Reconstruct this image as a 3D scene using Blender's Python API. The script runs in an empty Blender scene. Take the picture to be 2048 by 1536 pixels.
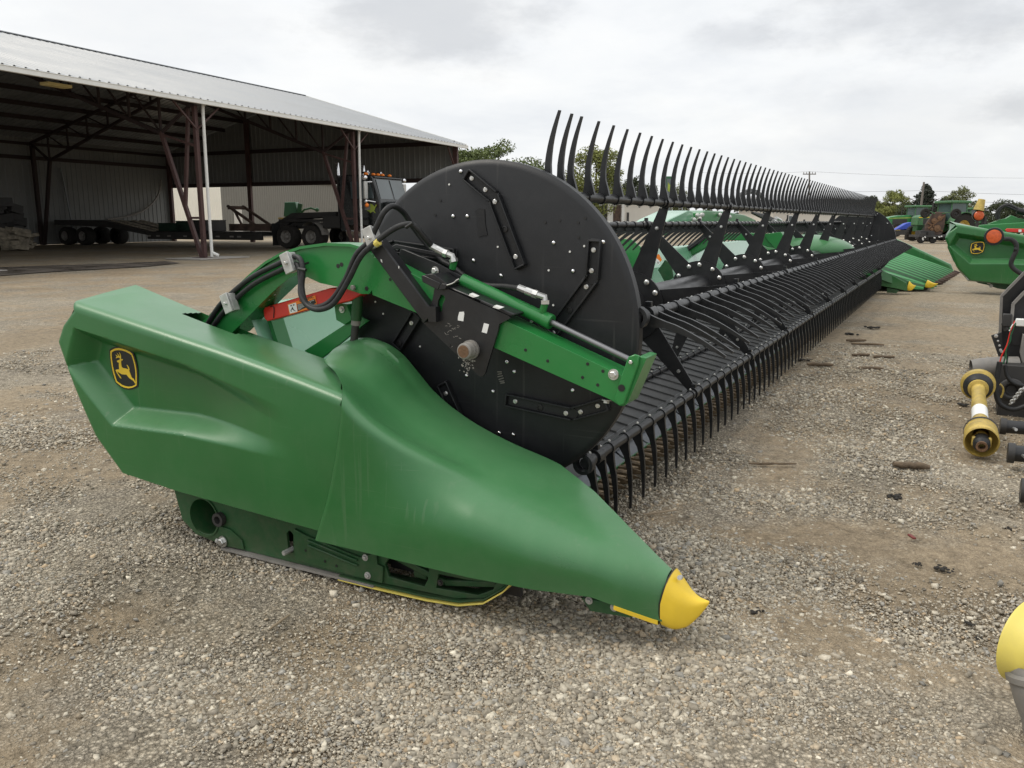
import bpy, bmesh, math, random
import numpy as np
from mathutils import Vector as V, Matrix, noise
from mathutils.geometry import tessellate_polygon
random.seed(7)
rng = np.random.default_rng(11)
PI = math.pi
S = bpy.context.scene
COL = S.collection

# ------------------------------------------------------------------ camera model (metres, X runs along the header, Y to its rear)
FPX, CH = 1660.0, 1.2
PITCH, HEAD = math.atan(326 / FPX), math.radians(27.8)
FW = V((math.cos(HEAD) * math.cos(PITCH), math.sin(HEAD) * math.cos(PITCH), -math.sin(PITCH)))
RT = V((math.sin(HEAD), -math.cos(HEAD), 0))
UP = RT.cross(FW)
CAM = V((0, 0, CH))
def ray(px, py): return FW + RT * ((px - 1024) / FPX) + UP * ((768 - py) / FPX)
def onx(px, py, x): d = ray(px, py); return CAM + d * (x / d.x)
def onz(px, py, z=0.0): d = ray(px, py); return CAM + d * ((z - CH) / d.z)
def far(px, py, dist):              # point at horizontal distance dist along the view heading
    d = ray(px, py); f = V((math.cos(HEAD), math.sin(HEAD), 0)); return CAM + d * (dist / d.dot(f))

# ------------------------------------------------------------------ materials
MATS = {}
def new_mat(name):
    m = bpy.data.materials.new(name); m.use_nodes = True
    nt = m.node_tree; nt.nodes.clear()
    out = nt.nodes.new('ShaderNodeOutputMaterial'); b = nt.nodes.new('ShaderNodeBsdfPrincipled')
    nt.links.new(b.outputs[0], out.inputs[0]); MATS[name] = m
    return m, nt, b
def lk(nt, a, b): nt.links.new(a, b)
def tex(nt, kind, scale, detail=4, src='Object', rough=.55, vec=None):
    tc = nt.nodes.new('ShaderNodeTexCoord'); n = nt.nodes.new(kind)
    if 'Scale' in n.inputs: n.inputs['Scale'].default_value = scale
    if 'Detail' in n.inputs: n.inputs['Detail'].default_value = detail
    if 'Roughness' in n.inputs: n.inputs['Roughness'].default_value = rough
    lk(nt, vec if vec else tc.outputs[src], n.inputs['Vector'])
    return n
def ramp(nt, src, stops):
    r = nt.nodes.new('ShaderNodeValToRGB'); e = r.color_ramp.elements
    while len(e) < len(stops): e.new(.5)
    for k, (p, c) in enumerate(stops):
        e[k].position = p; e[k].color = (c, c, c, 1) if not hasattr(c, '__len__') else tuple(c) + (1,)
    lk(nt, src, r.inputs[0]); return r.outputs[0]
def mix(nt, fac, a, b, mode='MIX'):
    m = nt.nodes.new('ShaderNodeMix'); m.data_type = 'RGBA'; m.blend_type = mode
    for s, v in ((m.inputs[0], fac), (m.inputs[6], a), (m.inputs[7], b)):
        if hasattr(v, 'links'): lk(nt, v, s)
        elif hasattr(v, '__len__'): s.default_value = tuple(v) + (1,)
        else: s.default_value = v if s == m.inputs[0] else (v, v, v, 1)
    return m.outputs[2]
def mth(nt, op, a, b=0.0, clamp=False):
    m = nt.nodes.new('ShaderNodeMath'); m.operation = op; m.use_clamp = clamp
    for s, v in ((m.inputs[0], a), (m.inputs[1], b)):
        if hasattr(v, 'links'): lk(nt, v, s)
        else: s.default_value = v
    return m.outputs[0]
def bump(nt, b, h, strength=.3, dist=.01):
    n = nt.nodes.new('ShaderNodeBump'); n.inputs['Strength'].default_value = strength; n.inputs['Distance'].default_value = dist
    lk(nt, h, n.inputs['Height']); lk(nt, n.outputs[0], b.inputs['Normal'])
def mat(name, col, rough=.5, metal=0.0, spec=.5, var=.25, vscale=3.0, dust=0.0, dustcol=(.30, .25, .19), bmp=0.0, bscale=120, coat=0.0, dustz=None, top=0.0, topcol=None, scr=0.0):
    m, nt, b = new_mat(name)
    n = tex(nt, 'ShaderNodeTexNoise', vscale, 6)
    lo = tuple(c * (1 - var) for c in col); hi = tuple(min(1, c * (1 + var)) for c in col)
    c = ramp(nt, n.outputs[0], [(.3, lo), (.7, hi)])
    if dust > 0:
        n2 = tex(nt, 'ShaderNodeTexNoise', vscale * 5, 8, rough=.7)
        f = ramp(nt, n2.outputs[0], [(.42, 0.0), (.8, 1.0)])
        f = mth(nt, 'MULTIPLY', f, dust)
        if dustz:
            ge = nt.nodes.new('ShaderNodeNewGeometry'); sp = nt.nodes.new('ShaderNodeSeparateXYZ'); lk(nt, ge.outputs['Position'], sp.inputs[0])
            mr = nt.nodes.new('ShaderNodeMapRange'); mr.inputs[1].default_value = dustz[1]; mr.inputs[2].default_value = dustz[0]
            mr.inputs[3].default_value = 0; mr.inputs[4].default_value = dustz[2]; lk(nt, sp.outputs[2], mr.inputs[0])
            f = mth(nt, 'ADD', f, mth(nt, 'MULTIPLY', mr.outputs[0], mth(nt, 'ADD', n2.outputs[0], .2)), True)
        c = mix(nt, f, c, dustcol)
    if top:                              # paler colour blended in on upward-facing surfaces
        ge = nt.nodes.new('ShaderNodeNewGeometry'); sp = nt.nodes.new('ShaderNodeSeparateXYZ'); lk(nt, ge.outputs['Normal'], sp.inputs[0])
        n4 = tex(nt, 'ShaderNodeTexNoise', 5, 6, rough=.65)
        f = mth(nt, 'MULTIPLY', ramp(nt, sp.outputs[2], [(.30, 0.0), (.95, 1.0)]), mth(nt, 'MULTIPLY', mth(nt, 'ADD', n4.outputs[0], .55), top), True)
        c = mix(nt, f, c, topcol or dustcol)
    if scr:                              # fine scratches and runoff streaks
        tcs = nt.nodes.new('ShaderNodeTexCoord'); s1 = None
        for rot, sc_, lo_ in (((.2, 0, 0), (14, 2.2, 150), .66), ((1.1, .3, .5), (10, 2.5, 190), .69), ((0, 0, 0), (30, 46, 1.6), .63)):
            mp = nt.nodes.new('ShaderNodeMapping'); mp.inputs['Rotation'].default_value = rot; mp.inputs['Scale'].default_value = sc_; lk(nt, tcs.outputs['Object'], mp.inputs[0])
            n5 = nt.nodes.new('ShaderNodeTexNoise'); n5.inputs['Scale'].default_value = 1.0; n5.inputs['Detail'].default_value = 3; lk(nt, mp.outputs[0], n5.inputs['Vector'])
            q = ramp(nt, n5.outputs[0], [(lo_, 0.0), (lo_ + .06, 1.0)]); s1 = q if s1 is None else mth(nt, 'MAXIMUM', s1, q)
        n6 = tex(nt, 'ShaderNodeTexNoise', 2.3, 5); s1 = mth(nt, 'MULTIPLY', mth(nt, 'MULTIPLY', s1, ramp(nt, n6.outputs[0], [(.42, 0.0), (.66, 1.0)])), scr)
        c = mix(nt, s1, c, dustcol)
    lk(nt, c, b.inputs['Base Color'])
    b.inputs['Metallic'].default_value = metal; b.inputs['Specular IOR Level'].default_value = spec
    rr = ramp(nt, n.outputs[0], [(.3, max(.03, rough - .07)), (.7, min(1, rough + .09))]); lk(nt, rr, b.inputs['Roughness'])
    if coat: b.inputs['Coat Weight'].default_value = coat; b.inputs['Coat Roughness'].default_value = .18
    if bmp > 0:
        n3 = tex(nt, 'ShaderNodeTexNoise', bscale, 3); bump(nt, b, n3.outputs[0], bmp, .004)
    return m
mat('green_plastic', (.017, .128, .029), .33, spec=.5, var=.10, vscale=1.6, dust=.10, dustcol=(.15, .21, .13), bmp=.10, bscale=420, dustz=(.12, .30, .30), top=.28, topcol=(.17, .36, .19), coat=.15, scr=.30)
mat('green_paint', (.018, .19, .042), .30, spec=.5, var=.10, vscale=3, dust=.06, dustcol=(.20, .22, .15), coat=.25)
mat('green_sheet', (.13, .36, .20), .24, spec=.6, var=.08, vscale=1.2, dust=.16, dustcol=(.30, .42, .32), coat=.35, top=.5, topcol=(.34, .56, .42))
mat('green_dark', (.010, .075, .021), .42, spec=.45, var=.22, vscale=5, dust=.35, dustcol=(.10, .10, .065), dustz=(.0, .16, .35), bmp=.1, bscale=60)
mat('green_old', (.035, .14, .05), .5, var=.3, vscale=2, dust=.3)
mat('green_head', (.050, .250, .080), .36, spec=.5, var=.12, vscale=2, dust=.2, dustcol=(.20, .34, .20))
mat('lime_stripe', (.28, .36, .05), .4)
mat('yellow', (.80, .55, .035), .42, var=.06, vscale=8, dust=.08, dustcol=(.45, .36, .12))
mat('yellow_old', (.50, .36, .08), .5, var=.3, vscale=14, dust=.6, dustcol=(.22, .17, .09))
mat('yellow_pale', (.72, .60, .13), .45, var=.08, vscale=8, dust=.12)
mat('black_plastic', (.0105, .0115, .0132), .44, spec=.42, var=.25, vscale=4, dust=.06, dustcol=(.11, .105, .10), bmp=.08, bscale=300, scr=.22)
mat('black_paint', (.012, .0125, .014), .36, spec=.5, var=.25, vscale=6, dust=.10, dustcol=(.10, .095, .085))
mat('black_tine', (.011, .012, .0135), .38, spec=.45, var=.2, vscale=20, dust=.12, dustcol=(.09, .085, .08))
mat('rubber', (.017, .018, .019), .50, spec=.35, var=.2, vscale=15, dust=.22, dustcol=(.11, .105, .10))
mat('tyre', (.022, .021, .020), .8, spec=.2, var=.3, vscale=8, dust=.5, dustcol=(.10, .09, .075))
mat('belt', (.040, .042, .044), .55, spec=.4, var=.2, vscale=3, dust=.3, dustcol=(.10, .10, .09))
mat('grey_plate', (.085, .095, .11), .45, var=.2, vscale=6, dust=.3, dustcol=(.16, .15, .13))
mat('zinc', (.62, .62, .60), .30, metal=.85, var=.12, vscale=30)
mat('zinc_dull', (.50, .50, .48), .5, metal=.5, var=.2, vscale=30, dust=.2)
mat('rust', (.17, .095, .05), .75, var=.45, vscale=18, metal=.1, bmp=.4, bscale=120)
mat('rust_deck', (.085, .055, .042), .8, var=.6, vscale=3.0, bmp=.3, bscale=30)
mat('guard_steel', (.14, .105, .062), .6, metal=.25, var=.5, vscale=35, dust=.5, dustcol=(.15, .08, .035))
mat('red_paint', (.66, .032, .022), .34, var=.08, vscale=4, coat=.2)
mat('red_old', (.16, .02, .015), .5, var=.3, vscale=4)
mat('orange', (.85, .22, .02), .5, var=.05)
mat('box_green', (.008, .030, .016), .6)
mat('amber', (.56, .10, .025), .35, var=.2, vscale=25, bmp=.3, bscale=60)
mat('white', (.80, .80, .78), .5, var=.05)
mat('black_ink', (.012, .012, .012), .45, var=.1)
mat('oxide', (.070, .034, .031), .6, var=.25, vscale=2.5, dust=.3, dustcol=(.14, .09, .075))
mat('oxide_dark', (.030, .017, .016), .7, var=.25, vscale=2.5)
mat('roof_metal', (.29, .305, .32), .42, metal=.1, var=.10, vscale=.5, dust=.18, dustcol=(.42, .40, .37))
mat('wall_in', (.19, .195, .19), .6, var=.12, vscale=.6, dust=.25, dustcol=(.17, .16, .14))
mat('cream', (.90, .86, .75), .55, var=.06, vscale=.6)  # raised in place of light on the building's front wall
mat('shade_wall', (.19, .18, .155), .7, var=.06)  # darker copy of the cream walls, their shade put into the colour
mat('beige', (.60, .57, .51), .6, var=.07, vscale=.5)
mat('white_trim', (.74, .74, .71), .5, var=.07, vscale=2, dust=.12)
mat('steel_dark', (.030, .029, .028), .55, var=.35, vscale=2, dust=.3, dustcol=(.07, .06, .05))
mat('truck_paint', (.010, .012, .012), .25, var=.2, spec=.5, coat=.3)
mat('rod_steel', (.20, .20, .205), .28, metal=.9, var=.1)
mat('chrome', (.72, .72, .73), .16, metal=1.0, var=.06)
mat('glass', (.06, .08, .085), .08, spec=.9, var=.25, vscale=.7)
mat('glass_green', (.055, .09, .085), .1, spec=.7, var=.35, vscale=1.2)
mat('blue', (.03, .07, .42), .5, var=.15)
mat('wood', (.27, .21, .14), .75, var=.35, vscale=3)
mat('plank', (.33, .29, .23), .75, var=.3, vscale=3)
mat('bale', (.24, .21, .16), .85, var=.6, vscale=4, bmp=.5, bscale=12)
mat('stick', (.13, .095, .062), .9, var=.4, vscale=30, bmp=.4, bscale=90)
mat('mud', (.020, .017, .013), .9, var=.4, vscale=40, bmp=.5, bscale=80)
mat('bark', (.06, .045, .035), .9, var=.3, vscale=6)
mat('pole_wood', (.16, .145, .13), .85, var=.2, vscale=3)
mat('sign_green', (.03, .12, .055), .4, var=.1)
mat('concrete', (.34, .32, .29), .8, var=.15, vscale=2)
mat('lamp_yellow', (.80, .66, .30), .5, var=.15)
mat('silver_grey', (.21, .20, .185), .55, var=.3, vscale=9, dust=.3)
mat('gable', (.45, .45, .47), .7, var=.1)
def leaf_mat(name, a, b):
    m, nt, bs = new_mat(name)
    at = nt.nodes.new('ShaderNodeAttribute'); at.attribute_name = 'tone'
    c = ramp(nt, at.outputs['Fac'], [(.0, a), (1.0, b)]); lk(nt, c, bs.inputs['Base Color'])
    bs.inputs['Roughness'].default_value = .7; bs.inputs['Specular IOR Level'].default_value = .2
    return m
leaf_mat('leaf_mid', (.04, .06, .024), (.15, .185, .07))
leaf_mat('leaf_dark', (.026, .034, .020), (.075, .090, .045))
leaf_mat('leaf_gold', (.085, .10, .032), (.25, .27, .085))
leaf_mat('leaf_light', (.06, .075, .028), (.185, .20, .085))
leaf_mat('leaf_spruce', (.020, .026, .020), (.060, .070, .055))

# ------------------------------------------------------------------ mesh builder
class MB:
    def __init__(s): s.v = []; s.f = []
    def add(s, vs, fs):
        o = len(s.v); s.v += [tuple(p) for p in vs]; s.f += [tuple(i + o for i in f) for f in fs]; return s
    def box(s, c, d, R=None):
        c = V(c); h = V(d) * .5; vs = []
        for x in (-1, 1):
            for y in (-1, 1):
                for z in (-1, 1):
                    p = V((x * h.x, y * h.y, z * h.z)); vs.append(c + (R @ p if R else p))
        return s.add(vs, [(0, 1, 3, 2), (4, 6, 7, 5), (0, 4, 5, 1), (2, 3, 7, 6), (0, 2, 6, 4), (1, 5, 7, 3)])
    def bar(s, p, q, w, h, up=(0, 0, 1)):
        p, q, up = V(p), V(q), V(up); d = (q - p).normalized()
        a = d.cross(up)
        if a.length < 1e-4: a = d.cross(V((1, 0, 0)))
        a.normalize(); b = a.cross(d)
        vs = [r + a * (w / 2 * i) + b * (h / 2 * j) for r in (p, q) for i, j in ((-1, -1), (1, -1), (1, 1), (-1, 1))]
        return s.add(vs, [(3, 2, 1, 0), (4, 5, 6, 7), (0, 1, 5, 4), (1, 2, 6, 5), (2, 3, 7, 6), (3, 0, 4, 7)])
    def taper(s, p, q, ax, w0, w1, th):      # flat tapered plate from p to q, thickness along ax
        p, q, ax = V(p), V(q), V(ax).normalized(); d = (q - p).normalized(); b = ax.cross(d)
        vs = [r + ax * (th / 2 * k) + b * (w / 2 * j) for r, w in ((p, w0), (q, w1)) for k, j in ((-1, -1), (1, -1), (1, 1), (-1, 1))]
        return s.add(vs, [(3, 2, 1, 0), (4, 5, 6, 7), (0, 1, 5, 4), (1, 2, 6, 5), (2, 3, 7, 6), (3, 0, 4, 7)])
    def tube(s, pts, r, n=8, r2=None, cap=True, smooth=0):
        pts = [V(p) for p in pts]
        if smooth:
            out = []
            for i in range(len(pts) - 1):
                p0, p1, p2, p3 = pts[max(i - 1, 0)], pts[i], pts[i + 1], pts[min(i + 2, len(pts) - 1)]
                for k in range(smooth):
                    t = k / smooth
                    out.append(.5 * ((2 * p1) + (p2 - p0) * t + (2 * p0 - 5 * p1 + 4 * p2 - p3) * t * t + (3 * p1 - p0 - 3 * p2 + p3) * t ** 3))
            pts = out + [pts[-1]]
        N = len(pts); vs = []; a = None
        for i, p in enumerate(pts):
            d = (pts[min(i + 1, N - 1)] - pts[max(i - 1, 0)])
            d = d.normalized() if d.length > 1e-9 else V((0, 0, 1))
            if a is None:
                a = d.cross(V((0, 0, 1)))
                if a.length < .05: a = d.cross(V((1, 0, 0)))
            a = (a - d * a.dot(d)).normalized(); b = d.cross(a)
            rr = r if r2 is None else r + (r2 - r) * i / (N - 1)
            if hasattr(r, '__len__'): rr = r[i]
            vs += [p + (a * math.cos(2 * PI * k / n) + b * math.sin(2 * PI * k / n)) * rr for k in range(n)]
        fs = [(i * n + k, i * n + (k + 1) % n, (i + 1) * n + (k + 1) % n, (i + 1) * n + k) for i in range(N - 1) for k in range(n)]
        if cap: fs += [tuple(reversed(range(n))), tuple((N - 1) * n + k for k in range(n))]
        return s.add(vs, fs)
    def cyl(s, p, q, r, r2=None, n=16): return s.tube([p, q], r, n, r2)
    def lathe(s, p, ax, prof, n=24, closed=False):
        p, ax = V(p), V(ax).normalized(); a = ax.cross(V((0, 0, 1)))
        if a.length < .05: a = ax.cross(V((1, 0, 0)))
        a.normalize(); b = ax.cross(a); vs = []
        for t, r in prof: vs += [p + ax * t + (a * math.cos(2 * PI * k / n) + b * math.sin(2 * PI * k / n)) * max(r, 1e-4) for k in range(n)]
        fs = [(i * n + k, i * n + (k + 1) % n, (i + 1) * n + (k + 1) % n, (i + 1) * n + k) for i in range(len(prof) - 1) for k in range(n)]
        if closed: fs += [((len(prof) - 1) * n + k, (len(prof) - 1) * n + (k + 1) % n, (k + 1) % n, k) for k in range(n)]
        return s.add(vs, fs)
    def sphere(s, c, r, n=10, m=6, sc=(1, 1, 1)):
        c = V(c); vs = [c + V((0, 0, r * sc[2]))]
        for i in range(1, m):
            t = PI * i / m
            vs += [c + V((r * sc[0] * math.sin(t) * math.cos(2 * PI * k / n), r * sc[1] * math.sin(t) * math.sin(2 * PI * k / n), r * sc[2] * math.cos(t))) for k in range(n)]
        vs.append(c - V((0, 0, r * sc[2]))); fs = [(0, 1 + k, 1 + (k + 1) % n) for k in range(n)]
        for i in range(m - 2): fs += [(1 + i * n + k, 1 + (i + 1) * n + k, 1 + (i + 1) * n + (k + 1) % n, 1 + i * n + (k + 1) % n) for k in range(n)]
        e = len(vs) - 1; fs += [(e, 1 + (m - 2) * n + (k + 1) % n, 1 + (m - 2) * n + k) for k in range(n)]
        return s.add(vs, fs)
    def prism(s, poly, off, holes=()):
        off = V(off); loops = [[V(p) for p in poly]] + [[V(p) for p in h] for h in holes]
        flat = [p for l in loops for p in l]; n = len(flat)
        tri = tessellate_polygon(loops); fs = []
        nrm = V((0, 0, 0))
        for t in tri:
            fs.append(tuple(t)); fs.append(tuple(i + n for i in reversed(t)))
        o = 0
        for l in loops:
            m = len(l); fs += [(o + i, o + (i + 1) % m, n + o + (i + 1) % m, n + o + i) for i in range(m)]; o += m
        return s.add(flat + [p + off for p in flat], fs)
    def grid(s, P, skip=None):
        r, c = len(P), len(P[0])
        fs = [(i * c + j, i * c + j + 1, (i + 1) * c + j + 1, (i + 1) * c + j) for i in range(r - 1) for j in range(c - 1) if not (skip and skip(P[i][j]))]
        return s.add([p for row in P for p in row], fs)
    def build(s, name, m, parent=None, smooth=35, bevel=0.0, world=True, recalc=True, seg=2, extra=()):
        me = bpy.data.meshes.new(name)
        org = V((0, 0, 0))
        q = parent
        if world:
            while q is not None: org += q.location; q = q.parent
        vs, fs, mi = list(s.v), list(s.f), [0] * len(s.f)
        for k, (e, _) in enumerate(extra):
            n0 = len(vs); vs += e.v; fs += [tuple(i + n0 for i in f) for f in e.f]; mi += [k + 1] * len(e.f)
        me.from_pydata([tuple(V(p) - org) for p in vs], [], fs)
        if extra: me.polygons.foreach_set('material_index', mi)
        if recalc:
            bm = bmesh.new(); bm.from_mesh(me)
            bmesh.ops.recalc_face_normals(bm, faces=bm.faces); bm.to_mesh(me); bm.free()
        me.materials.append(MATS[m] if isinstance(m, str) else m)
        for _, e in extra: me.materials.append(MATS[e])
        o = bpy.data.objects.new(name, me); COL.objects.link(o)
        if parent: o.parent = parent
        if smooth:
            me.shade_smooth(); me.set_sharp_from_angle(angle=math.radians(smooth))
        if bevel:
            b = o.modifiers.new('edge', 'BEVEL'); b.width = bevel; b.segments = seg; b.limit_method = 'ANGLE'; b.angle_limit = math.radians(40)
            b.harden_normals = False
        return o
def add_to(o, mb, mt):                   # append more faces with another material to a finished part
    me = o.data; org = V((0, 0, 0)); q = o.parent
    while q is not None: org += q.location; q = q.parent
    bm = bmesh.new(); bm.from_mesh(me); vs = [bm.verts.new(V(p) - org) for p in mb.v]; k = len(me.materials)
    for f in mb.f:
        try: bm.faces.new([vs[i] for i in f]).material_index = k
        except ValueError: pass
    bm.to_mesh(me); bm.free(); me.materials.append(MATS[mt])
def tag(o, label=None, cat=None, group=None, kind=None):
    for k, v in (('label', label), ('category', cat), ('group', group), ('kind', kind)):
        if v: o[k] = v
    return o
def thing(name, label, cat, loc=(0, 0, 0), rz=0.0, group=None):
    o = bpy.data.objects.new(name, None); COL.objects.link(o); o.location = loc; o.rotation_euler = (0, 0, rz); o.empty_display_size = .2
    return tag(o, label, cat, group)
def copy_part(o, parent, loc=None, name=None):
    c = o.copy(); COL.objects.link(c); c.parent = parent
    if loc is not None: c.location = loc
    return c
def copy_tree(o, parent=None):
    c = o.copy(); COL.objects.link(c); c.parent = parent
    for ch in list(o.children): copy_tree(ch, c)
    return c
def interp(tab, x):
    if x <= tab[0][0]: return tab[0][1]
    for (a, b), (c, d) in zip(tab, tab[1:]):
        if x <= c: return b + (d - b) * (x - a) / (c - a)
    return tab[-1][1]
def sinterp(tab, x):                    # smooth (monotone cubic style) interpolation
    n = len(tab)
    if x <= tab[0][0]: return tab[0][1]
    if x >= tab[-1][0]: return tab[-1][1]
    for i in range(n - 1):
        if x <= tab[i + 1][0]: break
    x0, y0 = tab[i]; x1, y1 = tab[i + 1]; h = x1 - x0; s = (y1 - y0) / h
    def slope(k):
        if k == 0: return (tab[1][1] - tab[0][1]) / (tab[1][0] - tab[0][0])
        if k == n - 1: return (tab[-1][1] - tab[-2][1]) / (tab[-1][0] - tab[-2][0])
        a = (tab[k][1] - tab[k - 1][1]) / (tab[k][0] - tab[k - 1][0]); b = (tab[k + 1][1] - tab[k][1]) / (tab[k + 1][0] - tab[k][0])
        return 0 if a * b <= 0 else 2 * a * b / (a + b)
    t = (x - x0) / h
    return (2 * t**3 - 3 * t**2 + 1) * y0 + (t**3 - 2 * t**2 + t) * h * slope(i) + (-2 * t**3 + 3 * t**2) * y1 + (t**3 - t**2) * h * slope(i + 1)
def smst(a, b, x):
    t = max(0, min(1, (x - a) / (b - a))); return t * t * (3 - 2 * t)
# ------------------------------------------------------------------ emblem traced as polygons (a across, b down)
EMB_OUT = [(192,262),(240,225),(330,180),(440,165),(560,185),(680,225),(790,280),(860,340),(900,450),(950,620),(985,800),(1000,1000),(1000,1310),(950,1345),(860,1385),(750,1402),(640,1385),(530,1340),(440,1270),(370,1210),(330,1100),(280,930),(240,750),(210,550),(195,400)]
EMB_IN = [(235,300),(280,268),(340,240),(440,228),(550,240),(660,275),(760,325),(840,385),(880,490),(925,660),(955,830),(968,1000),(965,1285),(930,1310),(850,1340),(750,1352),(650,1335),(550,1295),(465,1235),(395,1180),(360,1080),(310,910),(272,730),(245,540),(232,400)]
DEER = [(455,290),(485,325),(505,365),(517,400),(522,450),(515,498),(530,508),(585,503),(552,555),(522,545),(522,620),(530,700),(546,750),(577,780),(640,788),(700,805),(742,825),(738,790),(722,740),(690,680),(716,690),(746,730),(770,780),(784,830),(768,852),(785,900),(807,960),(832,1030),(852,1075),(907,1115),(947,1190),(985,1268),(960,1266),(900,1172),(830,1127),(770,1082),(720,1022),(685,978),(620,978),(545,972),(490,938),(420,893),(400,888),(422,940),(480,1018),(512,1058),(528,1103),(490,1077),(430,992),(383,915),(356,848),(370,828),(440,822),(466,818),(458,740),(455,660),(455,615),(413,600),(390,572),(400,552),(440,538),(480,518),(490,498),(485,472),(450,458),(410,462),(375,478),(352,478),(383,445),(388,425),(368,395),(346,368),(376,380),(405,413),(438,408),(423,370),(386,313),(416,338),(446,375),(462,410),(484,420),(488,380),(473,335)]
def emblem(parent, fn, nrm):           # fn(a, b) -> point on the panel, nrm points out of the panel
    nrm = V(nrm); cx = sum(p[0] for p in EMB_OUT) / len(EMB_OUT); cy = sum(p[1] for p in EMB_OUT) / len(EMB_OUT)
    base = MB().prism([fn(cx + (a - cx) * 1.10, cy + (b - cy) * 1.075) for a, b in EMB_OUT], nrm * .003)
    e = base.build('emblem', 'black_ink', parent, smooth=0)
    MB().prism([fn(*p) + nrm * .0031 for p in EMB_OUT], nrm * .0012, [[fn(*p) + nrm * .0031 for p in EMB_IN]]).build('emblem_border', 'yellow', e, smooth=0)
    MB().prism([fn(*p) + nrm * .0031 for p in DEER], nrm * .0012).build('leaping_deer', 'yellow', e, smooth=0)
    return e

# ------------------------------------------------------------------ crop divider shells
ZB = [(.60, .078), (.66, .090), (.75, .125), (.83, .148), (1.1, .156), (1.77, .165), (2.45, .200), (2.76, .228)]
ZS = [(1.2, .55), (1.45, .60), (1.70, .668), (2.16, .764), (2.335, .795), (2.94, .900)]
ZT = [(1.2, .52), (1.5, .585), (2.03, .70), (2.40, .776), (2.72, .857), (3.03, .937)]
def yrear(z): return interp([(.22, 2.755), (.37, 2.885), (.55, 2.97), (.75, 3.052), (.83, 3.01), (.91, 2.945)], z)
REC = [(2.935, .803), (3.002, .648), (2.762, .440), (2.40, .450), (2.15, .440), (1.2, .38), (1.2, .50), (1.9, .60), (2.368, .712)]
def rec_depth(y, z):
    inside = False; d = 9
    n = len(REC)
    for i in range(n):
        (y0, z0), (y1, z1) = REC[i], REC[(i + 1) % n]
        if (z0 > z) != (z1 > z) and y < (y1 - y0) * (z - z0) / (z1 - z0) + y0: inside = not inside
        if i == 5: continue
        t = max(0, min(1, ((y - y0) * (y1 - y0) + (z - z0) * (z1 - z0)) / ((y1 - y0)**2 + (z1 - z0)**2)))
        dd = math.hypot(y - y0 - t * (y1 - y0), z - z0 - t * (z1 - z0)); d = min(d, dd)
    if not inside: return 0
    k = d / .058
    prof = max(0, min(1, k)); prof = prof * .55 + smst(0, 1, prof) * .45
    return .090 * prof * smst(1.85, 2.42, y)
def rear_shell(hole=True):
    ny, P = 230, []
    def row(fy, fx, fz, yr, yf):
        r = []
        for i in range(ny):
            s = i / (ny - 1); y = yr + (yf - yr) * s
            r.append((y, i))
        return r
    rows = []
    nz = 110
    for k in range(5):                       # rolled-under lower edge
        t = k / 4; rows.append(('u', t))
    for k in range(nz): rows.append(('f', k / (nz - 1)))
    for k in range(1, 9): rows.append(('s', k / 8))
    for k in range(1, 13): rows.append(('t', k / 12))
    for k in range(1, 5): rows.append(('i', k / 4))
    for kind, t in rows:
        r = []
        for i in range(ny):
            s = i / (ny - 1); yf = 1.52
            # rear limit depends on height of the row
            zr = {'u': .225, 'f': .225 + (.885 - .225) * t, 's': .90, 't': .93, 'i': .90}[kind]
            yr = yrear(zr)
            if kind == 'f' and t > .9: yr = yrear(.225 + .66 * .9) + (2.948 - yrear(.225 + .66 * .9)) * (t - .9) / .1
            if kind == 's': yr = 2.948 + .012 * t
            if kind == 't': yr = 2.96 + .07 * t
            if kind == 'i': yr = min(3.03 - .02 * t, yrear(max(.24, .93 + (.30 - .93) * t)) + .04 * (1 - t))
            yf = {'u': 1.74, 's': 1.665, 't': 1.69 + .25 * t, 'i': 1.94}.get(kind) or sinterp([(0, 1.755), (.3, 1.68), (.6, 1.640), (1, 1.650)], t)
            y = yr + (yf - yr) * s
            zb, zs, zt = interp(ZB, y), sinterp(ZS, y), sinterp(ZT, y)
            rr = .035
            if kind == 'u': x = 2.075 - .075 * smst(0, 1, t) + .0; z = zb + .012 * (1 - t) ** 2 + .03 * t
            elif kind == 'f':
                z0, z1 = zb + .03, zs - rr; z = z0 + (z1 - z0) * t
                x = 2.0 - .010 * math.sin(PI * t) + rec_depth(y, z)
                if t < .12: x += 0.0
            elif kind == 's':
                a = t * PI / 2; x = 2.0 + rr * (1 - math.cos(a)); z = zs - rr + rr * math.sin(a)
            elif kind == 't':
                x = 2.035 + (2.36 - 2.035) * t; z = zs + (zt - zs) * t + .006 * math.sin(PI * t)
            else:
                x = 2.36 + .012 * t; z = zt + (.30 - zt) * t
            e = yr - y                          # round the rear edge inward
            if e < .03 and kind in 'ufs': x += (1 - (t if kind == 's' else 0)) * (.03 - math.sqrt(max(0, .03**2 - (.03 - e)**2)))
            r.append((x, y, z))
        P.append(r)
    def skip(p): return hole and 2.235 < p[0] < 2.345 and 2.36 < p[1] < 2.645 and p[2] > .62
    m = MB().grid(P, skip)
    # closing rear wall
    zz = [k / 12 for k in range(13)]
    Q = [[(2.03 + (2.37 - 2.03) * j / 3, yrear(.225 + .66 * z) - .012 + .02 * math.sin(PI * j / 3) + (.07 * j / 3 if z > .95 else 0), .235 + .655 * z + (.010 * j if z > .95 else 0)) for j in range(4)] for z in zz]
    return m.grid(Q)
CREST = [(.60, .196), (.637, .213), (.72, .255), (.81, .296), (.92, .336), (1.03, .378), (1.133, .415), (1.28, .455), (1.42, .505), (1.52, .555), (1.60, .610), (1.66, .668), (1.73, .732), (1.80, .768), (1.88, .785), (1.95, .778), (2.01, .745), (2.05, .700)]
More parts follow.
